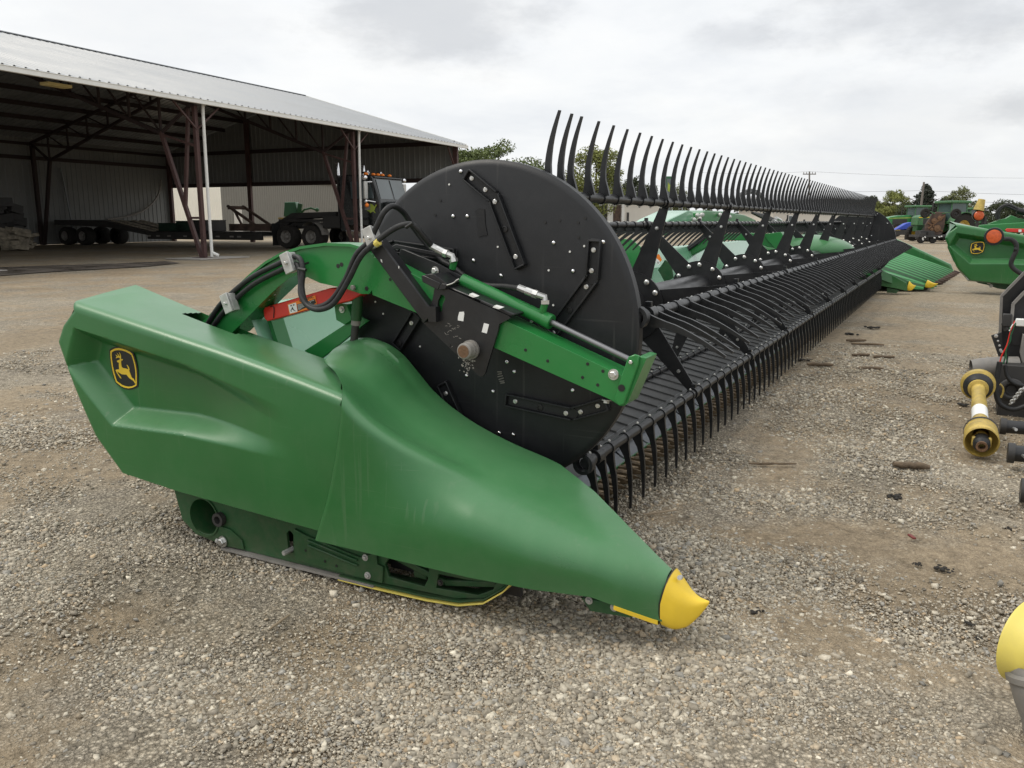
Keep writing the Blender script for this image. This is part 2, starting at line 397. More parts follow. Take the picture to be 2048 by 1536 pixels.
XC = [(.62, 2.195), (.70, 2.225), (.80, 2.275), (.95, 2.375), (1.1, 2.43), (2.1, 2.43)]
XO = [(.62, 2.130), (.66, 2.118), (.75, 2.075), (1.0, 2.01), (1.2, 1.988), (2.1, 1.986)]
SEAM = [(0, (1.988, 1.780, .165)), (.22, (1.981, 1.705, .35)), (.45, (1.981, 1.660, .53)), (.60, (1.984, 1.645, .630)), (.68, (2.030, 1.675, .682)), (.76, (2.13, 1.785, .706)), (.85, (2.25, 1.930, .722)), (.93, (2.34, 1.955, .750)), (1.0, (2.43, 1.955, .770))]
def seam_pt(t): return V([sinterp([(a, p[k]) for a, p in SEAM], t) for k in range(3)])
def section(yy, t):
    zc, zb = sinterp(CREST, yy), interp(ZB, yy); xo, xc = interp(XO, yy), interp(XC, yy)
    n = 3.3 - .3 * smst(1.5, .75, yy); a = t * PI / 2
    x = xo + (xc - xo) * (1 - math.cos(a) ** (2 / n)); z = zb + (zc - zb) * math.sin(a) ** (2 / n)
    return V((x - .016 * math.sin(PI * min(1, t * 1.6)) * smst(.64, 1.0, yy), yy, z))
def front_shell(grow=0.0):
    nt = 60; P = []; N = 100
    for i in range(N + 1):
        s = i / N; r = []
        for k in range(-4, nt + 4):
            t = max(0, min(1, k / (nt - 1))); e = seam_pt(t)
            yl = e.y; yy = .64 + (yl - .64) * s
            w = smst(.52, 1.0, s) if t < .98 else smst(.8, 1.0, s)
            p = section(yy, t) + (e - section(yl, t)) * w; x, y, z = p
            if k < 0: x += .016 * -k; z += .002 * k * k - .004
            if k >= nt: z -= .035 * (k - nt + 1); x += .004 * (k - nt + 1)
            r.append((x - grow, y, z))
        P.append(r)
    last = P[-1]                             # rolled lip along the seam
    for dx, dy, dz in ((.004, .006, -.002), (.012, .007, -.008), (.022, .004, -.016)):
        P.append([(x + dx, y + dy, z + (dz if i > nt * .62 else 0)) for i, (x, y, z) in enumerate(last)])
    return MB().grid(P)
def nose_shell():
    P = []
    for i in range(19):
        s = i / 18; yc = .645 + (.524 - .645) * s
        zt = sinterp([(0, .219), (.25, .192), (.5, .166), (.75, .152), (1, .148)], s); zb = sinterp([(0, .062), (.25, .054), (.5, .062), (.8, .100), (1, .140)], s)
        w = sinterp([(0, .068), (.3, .056), (.6, .034), (1, .004)], s); xm = 2.186; r = []
        for k in range(24):
            a = 2 * PI * k / 24; ca, sa = math.cos(a), math.sin(a); zz = math.copysign(abs(sa) ** .80, sa)
            top = max(0, zz)
            r.append((xm - w * math.copysign(abs(ca) ** (.42 + .40 * top), ca), yc - .016 * top * (1 - s) ** 1.5, (zt + zb) / 2 + (zt - zb) / 2 * zz))
        P.append(r + [r[0]])
    m = MB().grid(P); m.f.append(tuple(range(18 * 25, 18 * 25 + 24)))
    return m
def xf(m, f):
    m.v = [tuple(f(V(p))) for p in m.v]; return m

# ================================================================== THE MAIN HEADER
H = thing('combine_header', 'long green combine header with a black tined reel and one big round end shield', 'combine header', (2.3, 2.0, 0))
def PX(l, x): return [onx(a, b, x) for a, b in l]
def Z1(l): return [(700 + a * .30273, 300 + b * .30273) for a, b in l]
def Z2(l): return [(800 + a * .27344, 560 + b * .27344) for a, b in l]
def Z3(l): return [(400 + a * .27344, 400 + b * .27344) for a, b in l]
XA = (1, 0, 0)
def hexbolt(c, ax, r, name, parent, m='zinc_dull', washer=True):
    r *= .70
    c, ax = V(c), V(ax).normalized(); b = MB()
    if washer: b.lathe(c, ax, [(0, 0), (0, r * 1.55), (r * .22, r * 1.5), (r * .22, 0)], 18)
    b.lathe(c, ax, [(r * .2, 0), (r * .2, r), (r * .95, r), (r * 1.1, r * .8), (r * 1.1, 0)], 6)
    return b.build(name, m, parent, smooth=25)
# --- near crop divider
cd = rear_shell().build('crop_divider', 'green_plastic', H, smooth=42)
cd['label'] = 'nearest green end cover with the recessed panel and deer emblem'
fs = front_shell().build('divider_nose_cover', 'green_plastic', H, smooth=55)
ns = nose_shell().build('nose_tip', 'yellow', H, smooth=50); ns['label'] = 'nearest yellow nose tip'
# yellow strip running back from the tip and its screw
P = []
for k in range(9):
    y = .650 + .115 * k / 8; x = interp(XO, y); z = interp(ZB, y); P.append([(x + .03, y, z - .002), (x - .003, y, z + .001), (x - .003, y, z - .011), (x + .01, y, z - .015), (x + .05, y, z - .014)])
MB().grid(P).build('tip_strap', 'yellow', ns)
MB().lathe(onx(1360, 1155, 2.165), (-1, 0, .3), [(-.01, .0), (-.01, .007), (.006, .007), (.006, 0)], 10).build('screw', 'zinc_dull', ns)
MB().prism([onx(*p, 2.10) for p in [(1162,1196),(1180,1222),(1262,1236),(1262,1226),(1248,1210)]], (.02, 0, 0)).build('tip_bracket', 'green_dark', H, bevel=.002)
for p in ((1178,1201), (1228,1215)): hexbolt(onx(*p, 2.098), (-1, 0, 0), .011, 'bolt', H, 'zinc_dull')
q0 = nose_shell().v[:25]; m = MB().grid([[(2.186 + (a - 2.186) * k, b + d, .140 + (c - .140) * k) for a, b, c in q0] for k, d in ((.99, -.001), (1.006, .001), (1.006, .003), (.98, .005))]); m.build('gap_line', 'black_ink', ns)  # black ring stands in for the dark gap behind the tip
# emblem on the recess floor
emblem(cd, lambda a, b: onx(210 + a * .0651, 685 + b * .0651, 2.0815), (-1, 0, 0))
# dark slot around the arm foot: inner liner
MB().box((2.31, 2.56, .60), (.13, .42, .02)).build('slot_floor', 'green_dark', H)

# --- skid frame under the divider
sk = [(2.551,.30),(2.560,.185),(2.528,.075),(2.46,.030),(2.40,.022),(2.306,.012),(1.74,.012),(1.30,.026),(1.18,.055),(1.104,.125),(1.10,.22)]
hole = [(2.408 + .078 * math.cos(a), .108 + .068 * math.sin(a)) for a in [2 * PI * k / 28 for k in range(28)]]
slot = [(1.985 + .012 * a, .078 + b) for a, b in [(-1,-.03),(1,-.03),(1.3,.04),(0,.052),(-1.3,.04)]]
cut = [(1.575,.085),(1.56,.045),(1.42,.040),(1.405,.07),(1.40,.105),(1.46,.122),(1.55,.120)]
cut2 = [(1.375,.045),(1.22,.055),(1.165,.085),(1.155,.110),(1.25,.098),(1.365,.095)]
sf = MB().prism([(2.085, y, z) for y, z in sk], (.012, 0, 0), [[(2.085, y, z) for y, z in h] for h in (hole, slot, cut, cut2)]).build('skid_frame', 'green_dark', H, bevel=.0015)
MB().lathe((2.085, 2.408, .108), XA, [(-.004, .078), (-.004, .071), (.16, .069)], 28).build('opening_sleeve', 'green_dark', sf)
m = MB().box((2.20, 2.40, .13), (.05, .035, .10)).box((2.17, 2.385, .088), (.05, .06, .03)); m.build('sleeve_bracket', 'green_dark', sf, bevel=.003)
MB().box((2.15, 2.378, .094), (.02, .03, .035)).build('bracket_pad', 'silver_grey', sf)
MB().box((2.22, 1.85, .09), (.02, 1.40, .13)).build('frame_rail', 'green_dark', sf)
m = MB().prism([(2.077, y, z) for y, z in [(2.33,.09),(2.27,.085),(2.215,.055),(2.205,.018),(2.30,.014)]], (.008, 0, 0)); m.build('doubler_plate', 'green_dark', sf, bevel=.0015)
m = MB().prism([(2.074, y, z) for y, z in [(1.955,.145),(1.90,.13),(1.67,.095),(1.60,.125),(1.598,.085),(1.575,.080),(1.580,.022),(1.90,.028),(1.955,.03)]], (.011, 0, 0)); RP = m.build('reinforcing_plate', 'green_dark', sf, bevel=.0015)
for a in (0, .018):
    MB().bar((2.070, 1.89, .118 - a), (2.070, 1.675, .085 - a), .012, .007).build('pressed_rib', 'green_dark', sf, bevel=.003)
for y, z, r, mt in ((2.306, .033, .020, 'zinc'), (1.646, .100, .011, 'zinc_dull'), (1.638, .038, .012, 'zinc_dull'), (2.335, .03, .009, 'zinc_dull'), (1.35, .074, .010, 'steel_dark')):
    hexbolt((2.073, y, z), (-1, 0, 0), r, 'bolt', sf, mt)
MB().lathe((2.082, 2.316, .118), (-1, 0, 0), [(0, 0.012), (0, .026), (.02, .026), (.02, .015), (.0, .013)], 18).build('pivot_bush', 'steel_dark', sf)
MB().cyl((2.10, 1.985, .058), (2.055, 1.992, .054), .009, n=6).build('adjuster_bolt', 'zinc_dull', sf)
m = MB()
for y, z in ((1.905, .075), (1.82, .052), (1.77, .045), (1.42, .135), (1.36, .118)): m.lathe((2.0735, y, z), (-1, 0, 0), [(0, 0), (0.0006, .006), (0.0006, 0)], 10)
add_to(sf, m, 'black_ink')
MB().bar((2.12, 1.57, .11), (2.12, 1.36, .055), .02, .022).bar((2.12, 1.36, .055), (2.12, 1.17, .09), .02, .02).box((2.13, 1.46, .07), (.02, .05, .05)).build('linkage', 'green_dark', sf, bevel=.003)
MB().box((2.19, 1.37, .09), (.02, .5, .12)).build('inner_sheet', 'steel_dark', sf)
MB().sphere((2.16, 1.27, .085), .04, 12, 8, (1, 1.3, .8)).build('shackle', 'steel_dark', sf)
MB().box((2.12, 1.96, .006), (.11, .70, .008)).build('wear_strip', 'silver_grey', sf)
ysk = [(1.76, .004), (1.6, .004), (1.4, .008), (1.28, .018), (1.19, .045), (1.12, .098), (1.095, .128)]
P = [[(x, y, z - dz) for x, dz in ((2.065, 0), (2.18, 0), (2.18, .006), (2.065, .006), (2.065, 0))] for y, z in ysk]
MB().grid(P).build('skid_shoe', 'yellow_pale', H, smooth=30)
P = [[(x, y, z + .004 + dz) for x, dz in ((2.07, 0), (2.175, 0), (2.175, .006), (2.07, .006), (2.07, 0))] for y, z in ysk]
MB().grid(P).build('skid_liner', 'green_dark', H, smooth=30)

# --- reel end shield (big black disc)
DC = V((2.505, 1.433, .838)); DR = .566
ds = MB().lathe(DC, XA, [(0, 0), (0, DR * .30), (.0, DR - .022), (.004, DR - .008), (.012, DR), (.045, DR), (.05, DR - .006), (.05, 0)], 96).build('end_shield', 'black_plastic', H, smooth=30)
ds['label'] = 'big round black shield on the nearest end of the reel'
XD = 2.5035
MB().prism(PX(Z1([(828,402),(858,383),(890,392),(893,480),(908,560),(848,575),(838,480)]), XD), (-.0012, 0, 0)).build('raised_pad', 'black_plastic', ds, smooth=0)
def dome(c, r, mt='chrome'): return MB().lathe(c, (-1, 0, 0), [(0, r), (r * .35, r * .88), (r * .62, r * .55), (r * .72, 0)], 12).build('dome_bolt', mt, ds, smooth=60)
for p in Z1([(732,142),(681,437),(775,437),(816,730),(1345,613),(1474,800),(770,1490),(1085,1465),(998,830),(962,905),(1200,1130),(1672,608),(277,975)]) + Z2([(680,815),(1262,807),(725,1117),(828,1130),(782,600)]):
    dome(onx(*p, XD), .0074)
m = MB()
for p in Z1([(656,228),(977,640),(1453,672),(1548,635),(1313,795),(1343,1025),(168,1003),(220,1082),(463,1298)]): m.lathe(onx(*p, XD), (-1, 0, 0), [(0, 0.0038), (.002, .0034), (.002, 0)], 10)
add_to(ds, m, 'white_trim')  # white dots painted for light showing through small holes
m = MB()
for p in Z1([(597,333),(563,430),(1290,478),(1385,465),(1507,478),(1555,450),(1510,577),(612,1407),(845,1440)]): m.lathe(onx(*p, XD), (-1, 0, 0), [(0, .0045), (.0008, .0045), (.0008, 0)], 10)
add_to(ds, m, 'black_ink')
def strap(pl, bolts, holes=(), w=.040):
    P = [onx(*p, XD) for p in pl]; m = MB()
    for a, b in zip(P, P[1:]):
        d = (b - a).normalized(); s = V(XA).cross(d) * (w / 2)
        m.box((a + b) / 2 + V((-.003, 0, 0)), (.006, (b - a).length + .012, w * .9), Matrix(((1, 0, 0), (0, d.y, -d.z), (0, d.z, d.y))))
        for k in (-1, 1): m.bar(a + s * k + V((-.011, 0, 0)), b + s * k + V((-.011, 0, 0)), .022, .006, up=V(XA).cross(d))
    for q in P[1:-1]: m.lathe(q, (-1, 0, 0), [(0, w * .5), (.008, w * .5), (.008, 0)], 14)
    for e, q in ((P[0], P[1]), (P[-1], P[-2])):
        d = (q - e).normalized(); s = V(XA).cross(d) * (w / 2)
        m.bar(e + s + V((-.011, 0, 0)), e - s + V((-.011, 0, 0)), .022, .006, up=d)
    o = m.build('stiffener_strap', 'black_plastic', ds, bevel=.0015)
    for b in bolts: hexb = MB().lathe(onx(*b, XD) + V((-.006, 0, 0)), (-1, 0, 0), [(0, .0085), (.003, .0085), (.004, .007), (.004, .004), (.007, .004), (.007, 0)], 14).build('washer_bolt', 'zinc', ds, smooth=30)
    if holes:
        m = MB()
        for b in holes: m.lathe(onx(*b, XD) + V((-.0065, 0, 0)), (-1, 0, 0), [(0, .010), (.003, .011), (.0035, .008), (.0005, .007), (.0005, 0)], 14)
        m.build('boss', 'black_ink', ds)
strap(Z1([(785,165),(962,312),(1135,770)]), Z1([(811,187),(901,263),(963,343),(1100,705)]), Z1([(1030,523)]))
strap(Z1([(1628,600),(1610,850),(1345,1205)]), Z1([(1614,660),(1600,797),(1566,903),(1348,1208)]), Z1([(1455,1055)]))
strap(Z2([(790,872),(1270,975),(1520,905)]), Z2([(850,885),(1220,972),(1327,962),(1452,917)]), Z2([(1030,930)]))
strap(Z1([(243,655),(310,638),(700,695)]), Z1([(320,648)]))
strap(Z1([(455,1085),(325,1295)]), Z1([(413,1142)]), Z1([(333,1275)]))
strap(Z2([(325,755),(435,1010)]), Z2([(343,828)]))
m = MB()                                   # worn paint-marker scribble
for a, b in (((712,672),(745,672)),((715,690),(745,684)),((714,708),(752,700)),((722,728),(758,716)),((728,742),(762,738)),((735,755),(765,750))):
    m.bar(*PX(Z2([a, b]), XD - .0008), .0012, .0035, up=(0, .3, 1))
add_to(ds, m, 'silver_grey')
MB().box((2.56, DC.y, DC.z), (.08, .5, .12)).build('shield_backing', 'black_paint', ds)

# --- reel lift arm
am = MB().prism(PX([(735,520),(748,513),(790,530),(860,566),(1000,636),(1258,758),(1240,812),(1222,800),(985,694),(880,645),(745,590)], 2.335), (.10, 0, 0)).build('reel_arm', 'green_paint', H, bevel=.006)
m = MB()                                   # end clevis at the front
m.prism(PX([(1228,800),(1246,742),(1256,714),(1268,709),(1278,712),(1276,730),(1248,808),(1238,812)], 2.323), (.012, 0, 0))
m.prism(PX([(1278,712),(1293,716),(1254,808),(1247,812),(1238,812)], 2.335), (.10, 0, 0)); m.build('arm_end_clevis', 'green_paint', am, bevel=.003)
hexbolt(onx(1227, 749, 2.333), (-1, 0, 0), .016, 'bolt', am, 'zinc')
hexbolt(onx(1262, 724, 2.322), (-1, 0, 0), .009, 'bolt', am, 'zinc', False)
MB().lathe(onx(1243, 776, 2.322), (-1, 0, 0), [(0, .011), (.001, .011), (.001, 0)], 16).build('drilled_hole', 'black_ink', am)
hexbolt(onx(1213, 800, 2.36), (-.2, 0, -1), .014, 'bolt', am, 'zinc_dull')
m = MB()
for p in Z2([(738,312),(918,512),(1080,592),(1372,614),(1484,667),(1335,713),(1446,768)]) + Z1([(265,856),(428,866)]): m.lathe(onx(*p, 2.3345), (-1, 0, 0), [(0, .0055), (.0008, .0055), (.0008, 0)], 10)
add_to(am, m, 'black_ink')
# arched rear arm: outer plate, web and flange
arch_out = [(405,652),(420,630),(445,602),(470,577),(500,549),(530,525),(560,508),(600,495),(650,488),(700,490),(735,500)]
arch_in = [(640,566),(612,553),(598,548),(580,555),(557,573),(525,604),(480,650),(462,668)]
m = MB().prism(PX([(398,646),(422,632),(447,604),(502,551),(562,510),(602,497),(650,490),(700,492),(738,503),(747,512),(744,580),(738,588),(722,588),(690,577)] + arch_in, 2.335), (.014, 0, 0))
ar = m.build('reel_arm_arch', 'green_paint', H, bevel=.003)
P = []
for p in arch_out:
    a = onx(*p, 2.325); P.append([a + V((0, 0, .004)), a + V((.125, 0, .004)), a + V((.125, 0, -.006)), a + V((0, 0, -.006)), a + V((0, 0, .004))])
MB().grid(P).build('arch_flange', 'green_paint', ar, smooth=40)
P = []
for p in arch_in:
    a = onx(*p, 2.342); P.append([a, a + V((.10, 0, 0)), a + V((.10, 0, .01)), a + V((0, 0, .01)), a])
MB().grid(P).build('arch_web', 'green_paint', ar, smooth=40)
m = MB().prism(PX([(398,646),(422,632),(447,604),(502,551),(562,510),(602,497),(650,490),(700,492),(738,503),(744,580),(722,588),(690,577)] + arch_in, 2.43), (.012, 0, 0)); m.build('arch_plate', 'green_paint', ar, bevel=.003)
hexbolt(onx(708, 575, 2.333), (-1, 0, 0), .014, 'pin', ar, 'silver_grey', False)
m = MB()
for p in ((733,577), (683,529), (676,532)): m.lathe(onx(*p, 2.3345), (-1, 0, 0), [(0, .008), (.0008, .008), (.0008, 0)], 12)
m.bar(onx(607, 528, 2.3345), onx(618, 525, 2.3345), .0015, .007, up=(0, 0, 1)); add_to(ar, m, 'black_ink')
m = MB()
for p in ((548,587), (537,597)): m.sphere(onx(*p, 2.37), .008, 8, 6)
m.build('grease_nipples', 'zinc_dull', ar)
# --- sliding carrier plates (black)
sp = MB().prism(PX(Z1([(470,1128),(520,1085),(545,985),(560,905),(640,915),(1045,1095),(1060,1110),(1035,1125),(985,1150),(978,1190),(892,1478),(876,1496),(852,1494)]), 2.318), (.009, 0, 0), [PX(Z1([(600,955),(622,962),(630,985),(612,1020),(606,1065),(590,1075),(577,1060),(580,1000)]), 2.318)]).build('slide_plate', 'black_paint', H, bevel=.003)
MB().prism(PX(Z1([(640,912),(660,905),(1090,1085),(1075,1098),(1045,1097)]), 2.322), (.09, 0, 0)).build('folded_edge', 'black_paint', sp, bevel=.004)
MB().prism(PX(Z1([(318,742),(330,655),(350,655),(560,740),(770,850),(785,870),(765,948),(740,945),(560,850)]), 2.40), (.012, 0, 0)).build('rail_bracket', 'black_paint', H, bevel=.002)
MB().prism(PX(Z1([(240,655),(300,622),(640,690),(640,715),(330,655)]), 2.43), (.012, 0, 0)).build('brace_plate', 'black_paint', H, bevel=.002)
m = MB().prism(PX(Z1([(470,832),(488,828),(600,880),(580,925),(540,905),(478,872)]), 2.30), (.010, 0, 0))
m.prism(PX(Z1([(488,826),(545,815),(640,882),(625,895),(600,880)]), 2.303), (.09, 0, 0)); m.prism(PX(Z1([(600,882),(640,884),(630,920),(580,926)]), 2.30), (.06, 0, 0)); m.build('hose_tray', 'black_paint', H, bevel=.002)
hexbolt(onx(*Z1([(563,798)])[0], 2.398), (-1, 0, 0), .014, 'bolt', sp, 'zinc')
MB().tube(PX(Z1([(640,893),(680,880),(705,860),(720,852)]), 2.30), .0022, 6, smooth=4).build('cotter_wire', 'zinc_dull', sp)
for q in ([(722,1070),(752,1068),(755,1082),(748,1132),(712,1125),(714,1100)], [(885,1143),(918,1152),(903,1212),(870,1203)]):
    MB().prism(PX(Z1(q), 2.3172), (.0008, 0, 0)).build('sticker', 'white', sp, smooth=0)
for q in ([(790,950),(835,970),(815,975),(783,962)], [(950,1030),(1000,1045),(985,1052),(942,1040)]):
    MB().prism(PX(Z1(q), 2.3), (.02, 0, .002)).build('sticker', 'white_trim', sp, smooth=0)
c = onx(*Z1([(800,1318)])[0], 2.318)
hb = MB().lathe(c, (-1, 0, 0), [(0, .032), (.010, .032), (.010, .027), (.022, .027), (.025, .024), (.025, .0265), (.044, .0265), (.048, .024), (.049, .020), (.049, 0)], 30).build('pivot_stub', 'silver_grey', H, smooth=30)
MB().lathe(c + V((-.0492, 0, 0)), (-1, 0, 0), [(0, .0205), (.001, .0205), (.0012, 0)], 24).build('rusty_cap', 'rust', hb)
rs = MB()
for k in range(46):
    a, b = rng.normal(770, 30), rng.normal(1405, 28); q = onx(*Z1([(a, b)])[0], 2.3176); r = rng.uniform(.0012, .0050)
    rs.prism([q + V((0, r * math.cos(t) * rng.uniform(.5, 1.4), r * math.sin(t) * rng.uniform(.5, 1.4))) for t in [2 * PI * j / 7 for j in range(7)]], (-.0004, 0, 0))
for k in range(16):
    a, b = rng.normal(690, 25), rng.normal(1210, 40); q = onx(*Z1([(a, b)])[0], 2.3176)
    rs.bar(q, q + V((0, rng.uniform(.004, .014), rng.uniform(-.008, .008))), .0004, .0018)
add_to(sp, rs, 'silver_grey')
m = MB()
for p in Z1([(655,1290),(745,1250),(836,1442),(535,1025)]): m.lathe(onx(*p, 2.3178), (-1, 0, 0), [(0, .006), (.0008, .006), (.0008, 0)], 10)
add_to(sp, m, 'black_ink')
# angle-iron brace
a, b = onx(745, 484, 2.30), onx(858, 636, 2.30)
d = (b - a).normalized(); s = V(XA).cross(d)
br = MB().box((a + b) / 2 + V((.0, 0, 0)), (.006, (b - a).length, .050), Matrix(((1, 0, 0), (0, d.y, -d.z), (0, d.z, d.y))))
br.box((a + b) / 2 + V((.022, 0, 0)) + s * .024, (.044, (b - a).length, .006), Matrix(((1, 0, 0), (0, d.y, -d.z), (0, d.z, d.y))))
br.box((a + b) / 2 + V((.022, 0, 0)) - s * .024, (.044, (b - a).length, .006), Matrix(((1, 0, 0), (0, d.y, -d.z), (0, d.z, d.y))))
bo = br.build('brace_angle', 'black_paint', H, bevel=.002)
MB().box(b + V((.01, 0, 0)) - s * .02, (.03, .03, .05)).build('weld_tab', 'black_paint', bo)
for q in ([(202,720),(212,725),(214,745),(204,735)], [(320,765),(326,768),(325,785),(321,782)]): MB().prism(PX(Z1(q), 2.2965), (-.0006, 0, 0)).build('paint_chip', 'white_trim', bo, smooth=0)
# fore-aft hydraulic cylinder
a, b, c = onx(925, 560, 2.41), onx(1098, 642, 2.41), onx(1268, 724, 2.385)
hc = MB().cyl(a, b, .0225, n=20); hc.lathe(b, (c - b), [(-.03, .0235), (.004, .0255), (.010, .024), (.010, .012)], 20)
ho = hc.build('hydraulic_cylinder', 'green_paint', H, smooth=40)
MB().cyl(b, c, .0105, n=14).build('cylinder_rod', 'rod_steel', ho)
for p, q in (((905,537), (908,522)), ((1085,624), (1090,606))): MB().cyl(onx(*p, 2.405), onx(*q, 2.40), .012, n=12).build('port', 'green_paint', ho)
def fitting(pl, x=2.39):
    P = PX(pl, x); m = MB(); m.cyl(P[0], P[1], .0115, n=8).cyl(P[1], P[2], .0125, n=10)
    m.tube([P[2], P[3], P[4]], .0105, 8); m.cyl(P[2] + (P[1] - P[2]) * .1, P[2] + (P[3] - P[2]) * .35, .0145, n=6); m.cyl(P[4] + (P[3] - P[4]) * .55, P[4], .0145, n=6)
    return m.build('hose_fitting', 'zinc', H, smooth=30)
fitting([(862,492),(874,498),(890,506),(905,512),(908,524)]); fitting([(1037,575),(1052,581),(1068,587),(1090,594),(1090,608)])
# hoses
def hose(pl, r=.0098, x=2.31): return MB().tube(PX([p[:2] for p in pl], x) if len(pl[0]) == 2 else [onx(p[0], p[1], p[2]) for p in pl], r, 9, smooth=6).build('hydraulic_hose', 'rubber', H, smooth=60)
hose([(415,648,2.33),(445,604,2.32),(500,557,2.31),(560,526,2.31),(585,514,2.30),(600,518,2.29),(606,540,2.28),(604,575,2.27),(612,605,2.26),(634,614,2.25),(662,601,2.25),(690,560,2.26),(712,510,2.27),(738,483,2.28),(752,455,2.28),(768,424,2.29),(786,412,2.32),(806,424,2.38),(820,445,2.42)])
hose([(428,650,2.33),(456,614,2.32),(505,570,2.31),(562,540,2.31),(585,529,2.30),(597,533,2.29),(601,560,2.28),(602,590,2.26),(616,612,2.25),(640,619,2.24),(668,606,2.24),(697,560,2.25),(720,515,2.26),(745,490,2.27),(772,468,2.29),(800,452,2.31),(826,450,2.33),(848,474,2.36),(864,493,2.39)])
hose([(820,446,2.44),(846,480,2.47),(880,518,2.48),(905,534,2.46),(940,560,2.45),(975,571,2.44),(1010,573,2.42),(1040,577,2.39)])
for p in ((572,526), (451,607), (738,476)):
    q = onx(*p, 2.268)
    R = Matrix.Rotation(-.38, 3, 'X'); k = MB().box(q + V((.006, 0, 0)), (.012, .040, .074), R); k.box(q + V((.03, 0, 0)), (.03, .036, .068), R); k = k.build('hose_clamp', 'zinc_dull', H, bevel=.002)
    hexbolt(q + V((0, 0, 0)), (-1, 0, 0), .009, 'bolt', k, 'zinc')
for p, x in (((584,527), 2.30), ((754,486), 2.275)):
    MB().tube(PX([(p[0] - 3, p[1] + 2), (p[0] + 4, p[1] - 3)], x), .0128, 10).build('marker_band', 'yellow_pale', H)
for pl in ([(597,537),(612,540)], [(812,455),(826,446)]):
    q = [onx(*p, 2.27) for p in pl]; MB().tube(q, .006, 6).build('cable_tie', 'black_ink', H)
# red safety stop with its warning decal
rd = MB().prism(PX([(526,620),(530,614),(660,576),(705,577),(724,588),(700,602),(612,622),(560,636),(534,643),(528,636)], 2.385), (.05, 0, 0)).build('safety_stop', 'red_paint', H, bevel=.004)
def Z4(l): return [(520 + a * .10742, 560 + b * .10742) for a, b in l]
xr = 2.3835
dc = MB().prism(PX(Z4([(512,447),(1030,285),(1070,490),(548,648)]), xr), (-.0006, 0, 0)).build('warning_decal', 'orange', rd, smooth=0)
MB().prism(PX(Z4([(525,465),(670,420),(700,588),(560,625)]), xr - .0007), (-.0005, 0, 0)).build('pictogram_panel', 'white', dc, smooth=0)
MB().prism(PX(Z4([(690,455),(1025,355),(1045,430),(705,580)]), xr - .0007), (-.0005, 0, 0)).build('text_panel', 'black_ink', dc, smooth=0)
m = MB()
for q in ([(565,470),(592,462),(594,485),(570,492)], [(612,458),(640,450),(642,472),(618,480)], [(596,500),(608,498),(612,520),(640,560),(668,575),(655,582),(622,562),(600,545),(582,570),(590,590),(578,592),(570,568),(592,530)]): m.prism(PX(Z4(q), xr - .0013), (-.0004, 0, 0))
m.build('pictogram', 'black_ink', dc, smooth=0)
m = MB()
for k in range(5):
    t = k / 4.6; y0 = 468 + t * 95
    m.bar(*PX(Z4([(700 + 4 * k, y0), (1010 - 60 * k, y0 - 92 + 17 * k)]), xr - .0013), .0006, .0012)
m.build('text_lines', 'white', dc, smooth=0)
fc = bpy.data.curves.new('warning_text', 'FONT'); fc.body = 'WARNING'; fc.size = .024; fc.extrude = .0003; fc.materials.append(MATS['black_ink'])
fo = bpy.data.objects.new('warning_text', fc); COL.objects.link(fo)
p0, p1 = PX(Z4([(735,418), (985,338)]), xr - .0009); e1 = (p1 - p0).normalized(); e3 = V((-1, 0, 0)); e2 = e3.cross(e1)
fo.matrix_local = Matrix.Translation(p0 - H.location) @ Matrix((e1, e2, e3)).transposed().to_4x4()
fc.size = (p1 - p0).length / 4.6
bpy.context.view_layer.update()
wme = bpy.data.meshes.new_from_object(fo.evaluated_get(bpy.context.evaluated_depsgraph_get())); wmat = fo.matrix_local.copy(); bpy.data.objects.remove(fo)
fo = bpy.data.objects.new('warning_text', wme); COL.objects.link(fo); fo.parent = dc; fo.matrix_local = wmat
MB().tube(PX([(541,614),(543,612),(548,616),(547,636)], 2.382), .0016, 6, smooth=3).build('lock_wire', 'black_ink', rd)
MB().tube(PX([(519,606),(527,622)], 2.40), .006, 8).build('stop_link', 'green_dark', rd)
# reel lift cylinder and its bracket on the back sheet
lc = MB().cyl(onx(716, 590, 2.41), onx(712, 640, 2.41), .020, n=16).build('lift_cylinder', 'green_dark', H)
MB().cyl(onx(712, 640, 2.41), onx(711, 650, 2.41), .017, n=16).build('gland', 'silver_grey', lc)
MB().cyl(onx(711, 650, 2.41), onx(704, 720, 2.41), .014, n=12).build('rod', 'steel_dark', lc)
bk = MB().prism(PX([(668,612),(676,606),(694,608),(704,640),(690,650),(672,640)], 2.44), (.05, 0, 0)).build('cylinder_bracket', 'green_paint', H, bevel=.003)
hexbolt(onx(684, 619, 2.438), (-1, 0, 0), .012, 'bolt', bk, 'zinc')
# ------------------------------------------------------------------ the reel
RC = V((0, 1.40, .785)); RB = .527; X0, X1 = 2.56, 15.15
SPX = [2.66 + 1.249 * k for k in range(11)]
m = MB().cyl((X0, RC.y, RC.z), (X1, RC.y, RC.z), .088, n=28); m.build('reel_tube', 'black_paint', H, smooth=40)
BATS = [(108, (-.042, .258), -.014), (48, (.205, -.165), .012), (-12, (.08, -.25), .012), (-72, (.065, -.232), .012), (-130, (-.030, -.268), -.009), (168, (-.262, -.110), -.012)]
def bat_c(ang): return RC.y + RB * math.cos(math.radians(ang)), RC.z + RB * math.sin(math.radians(ang))
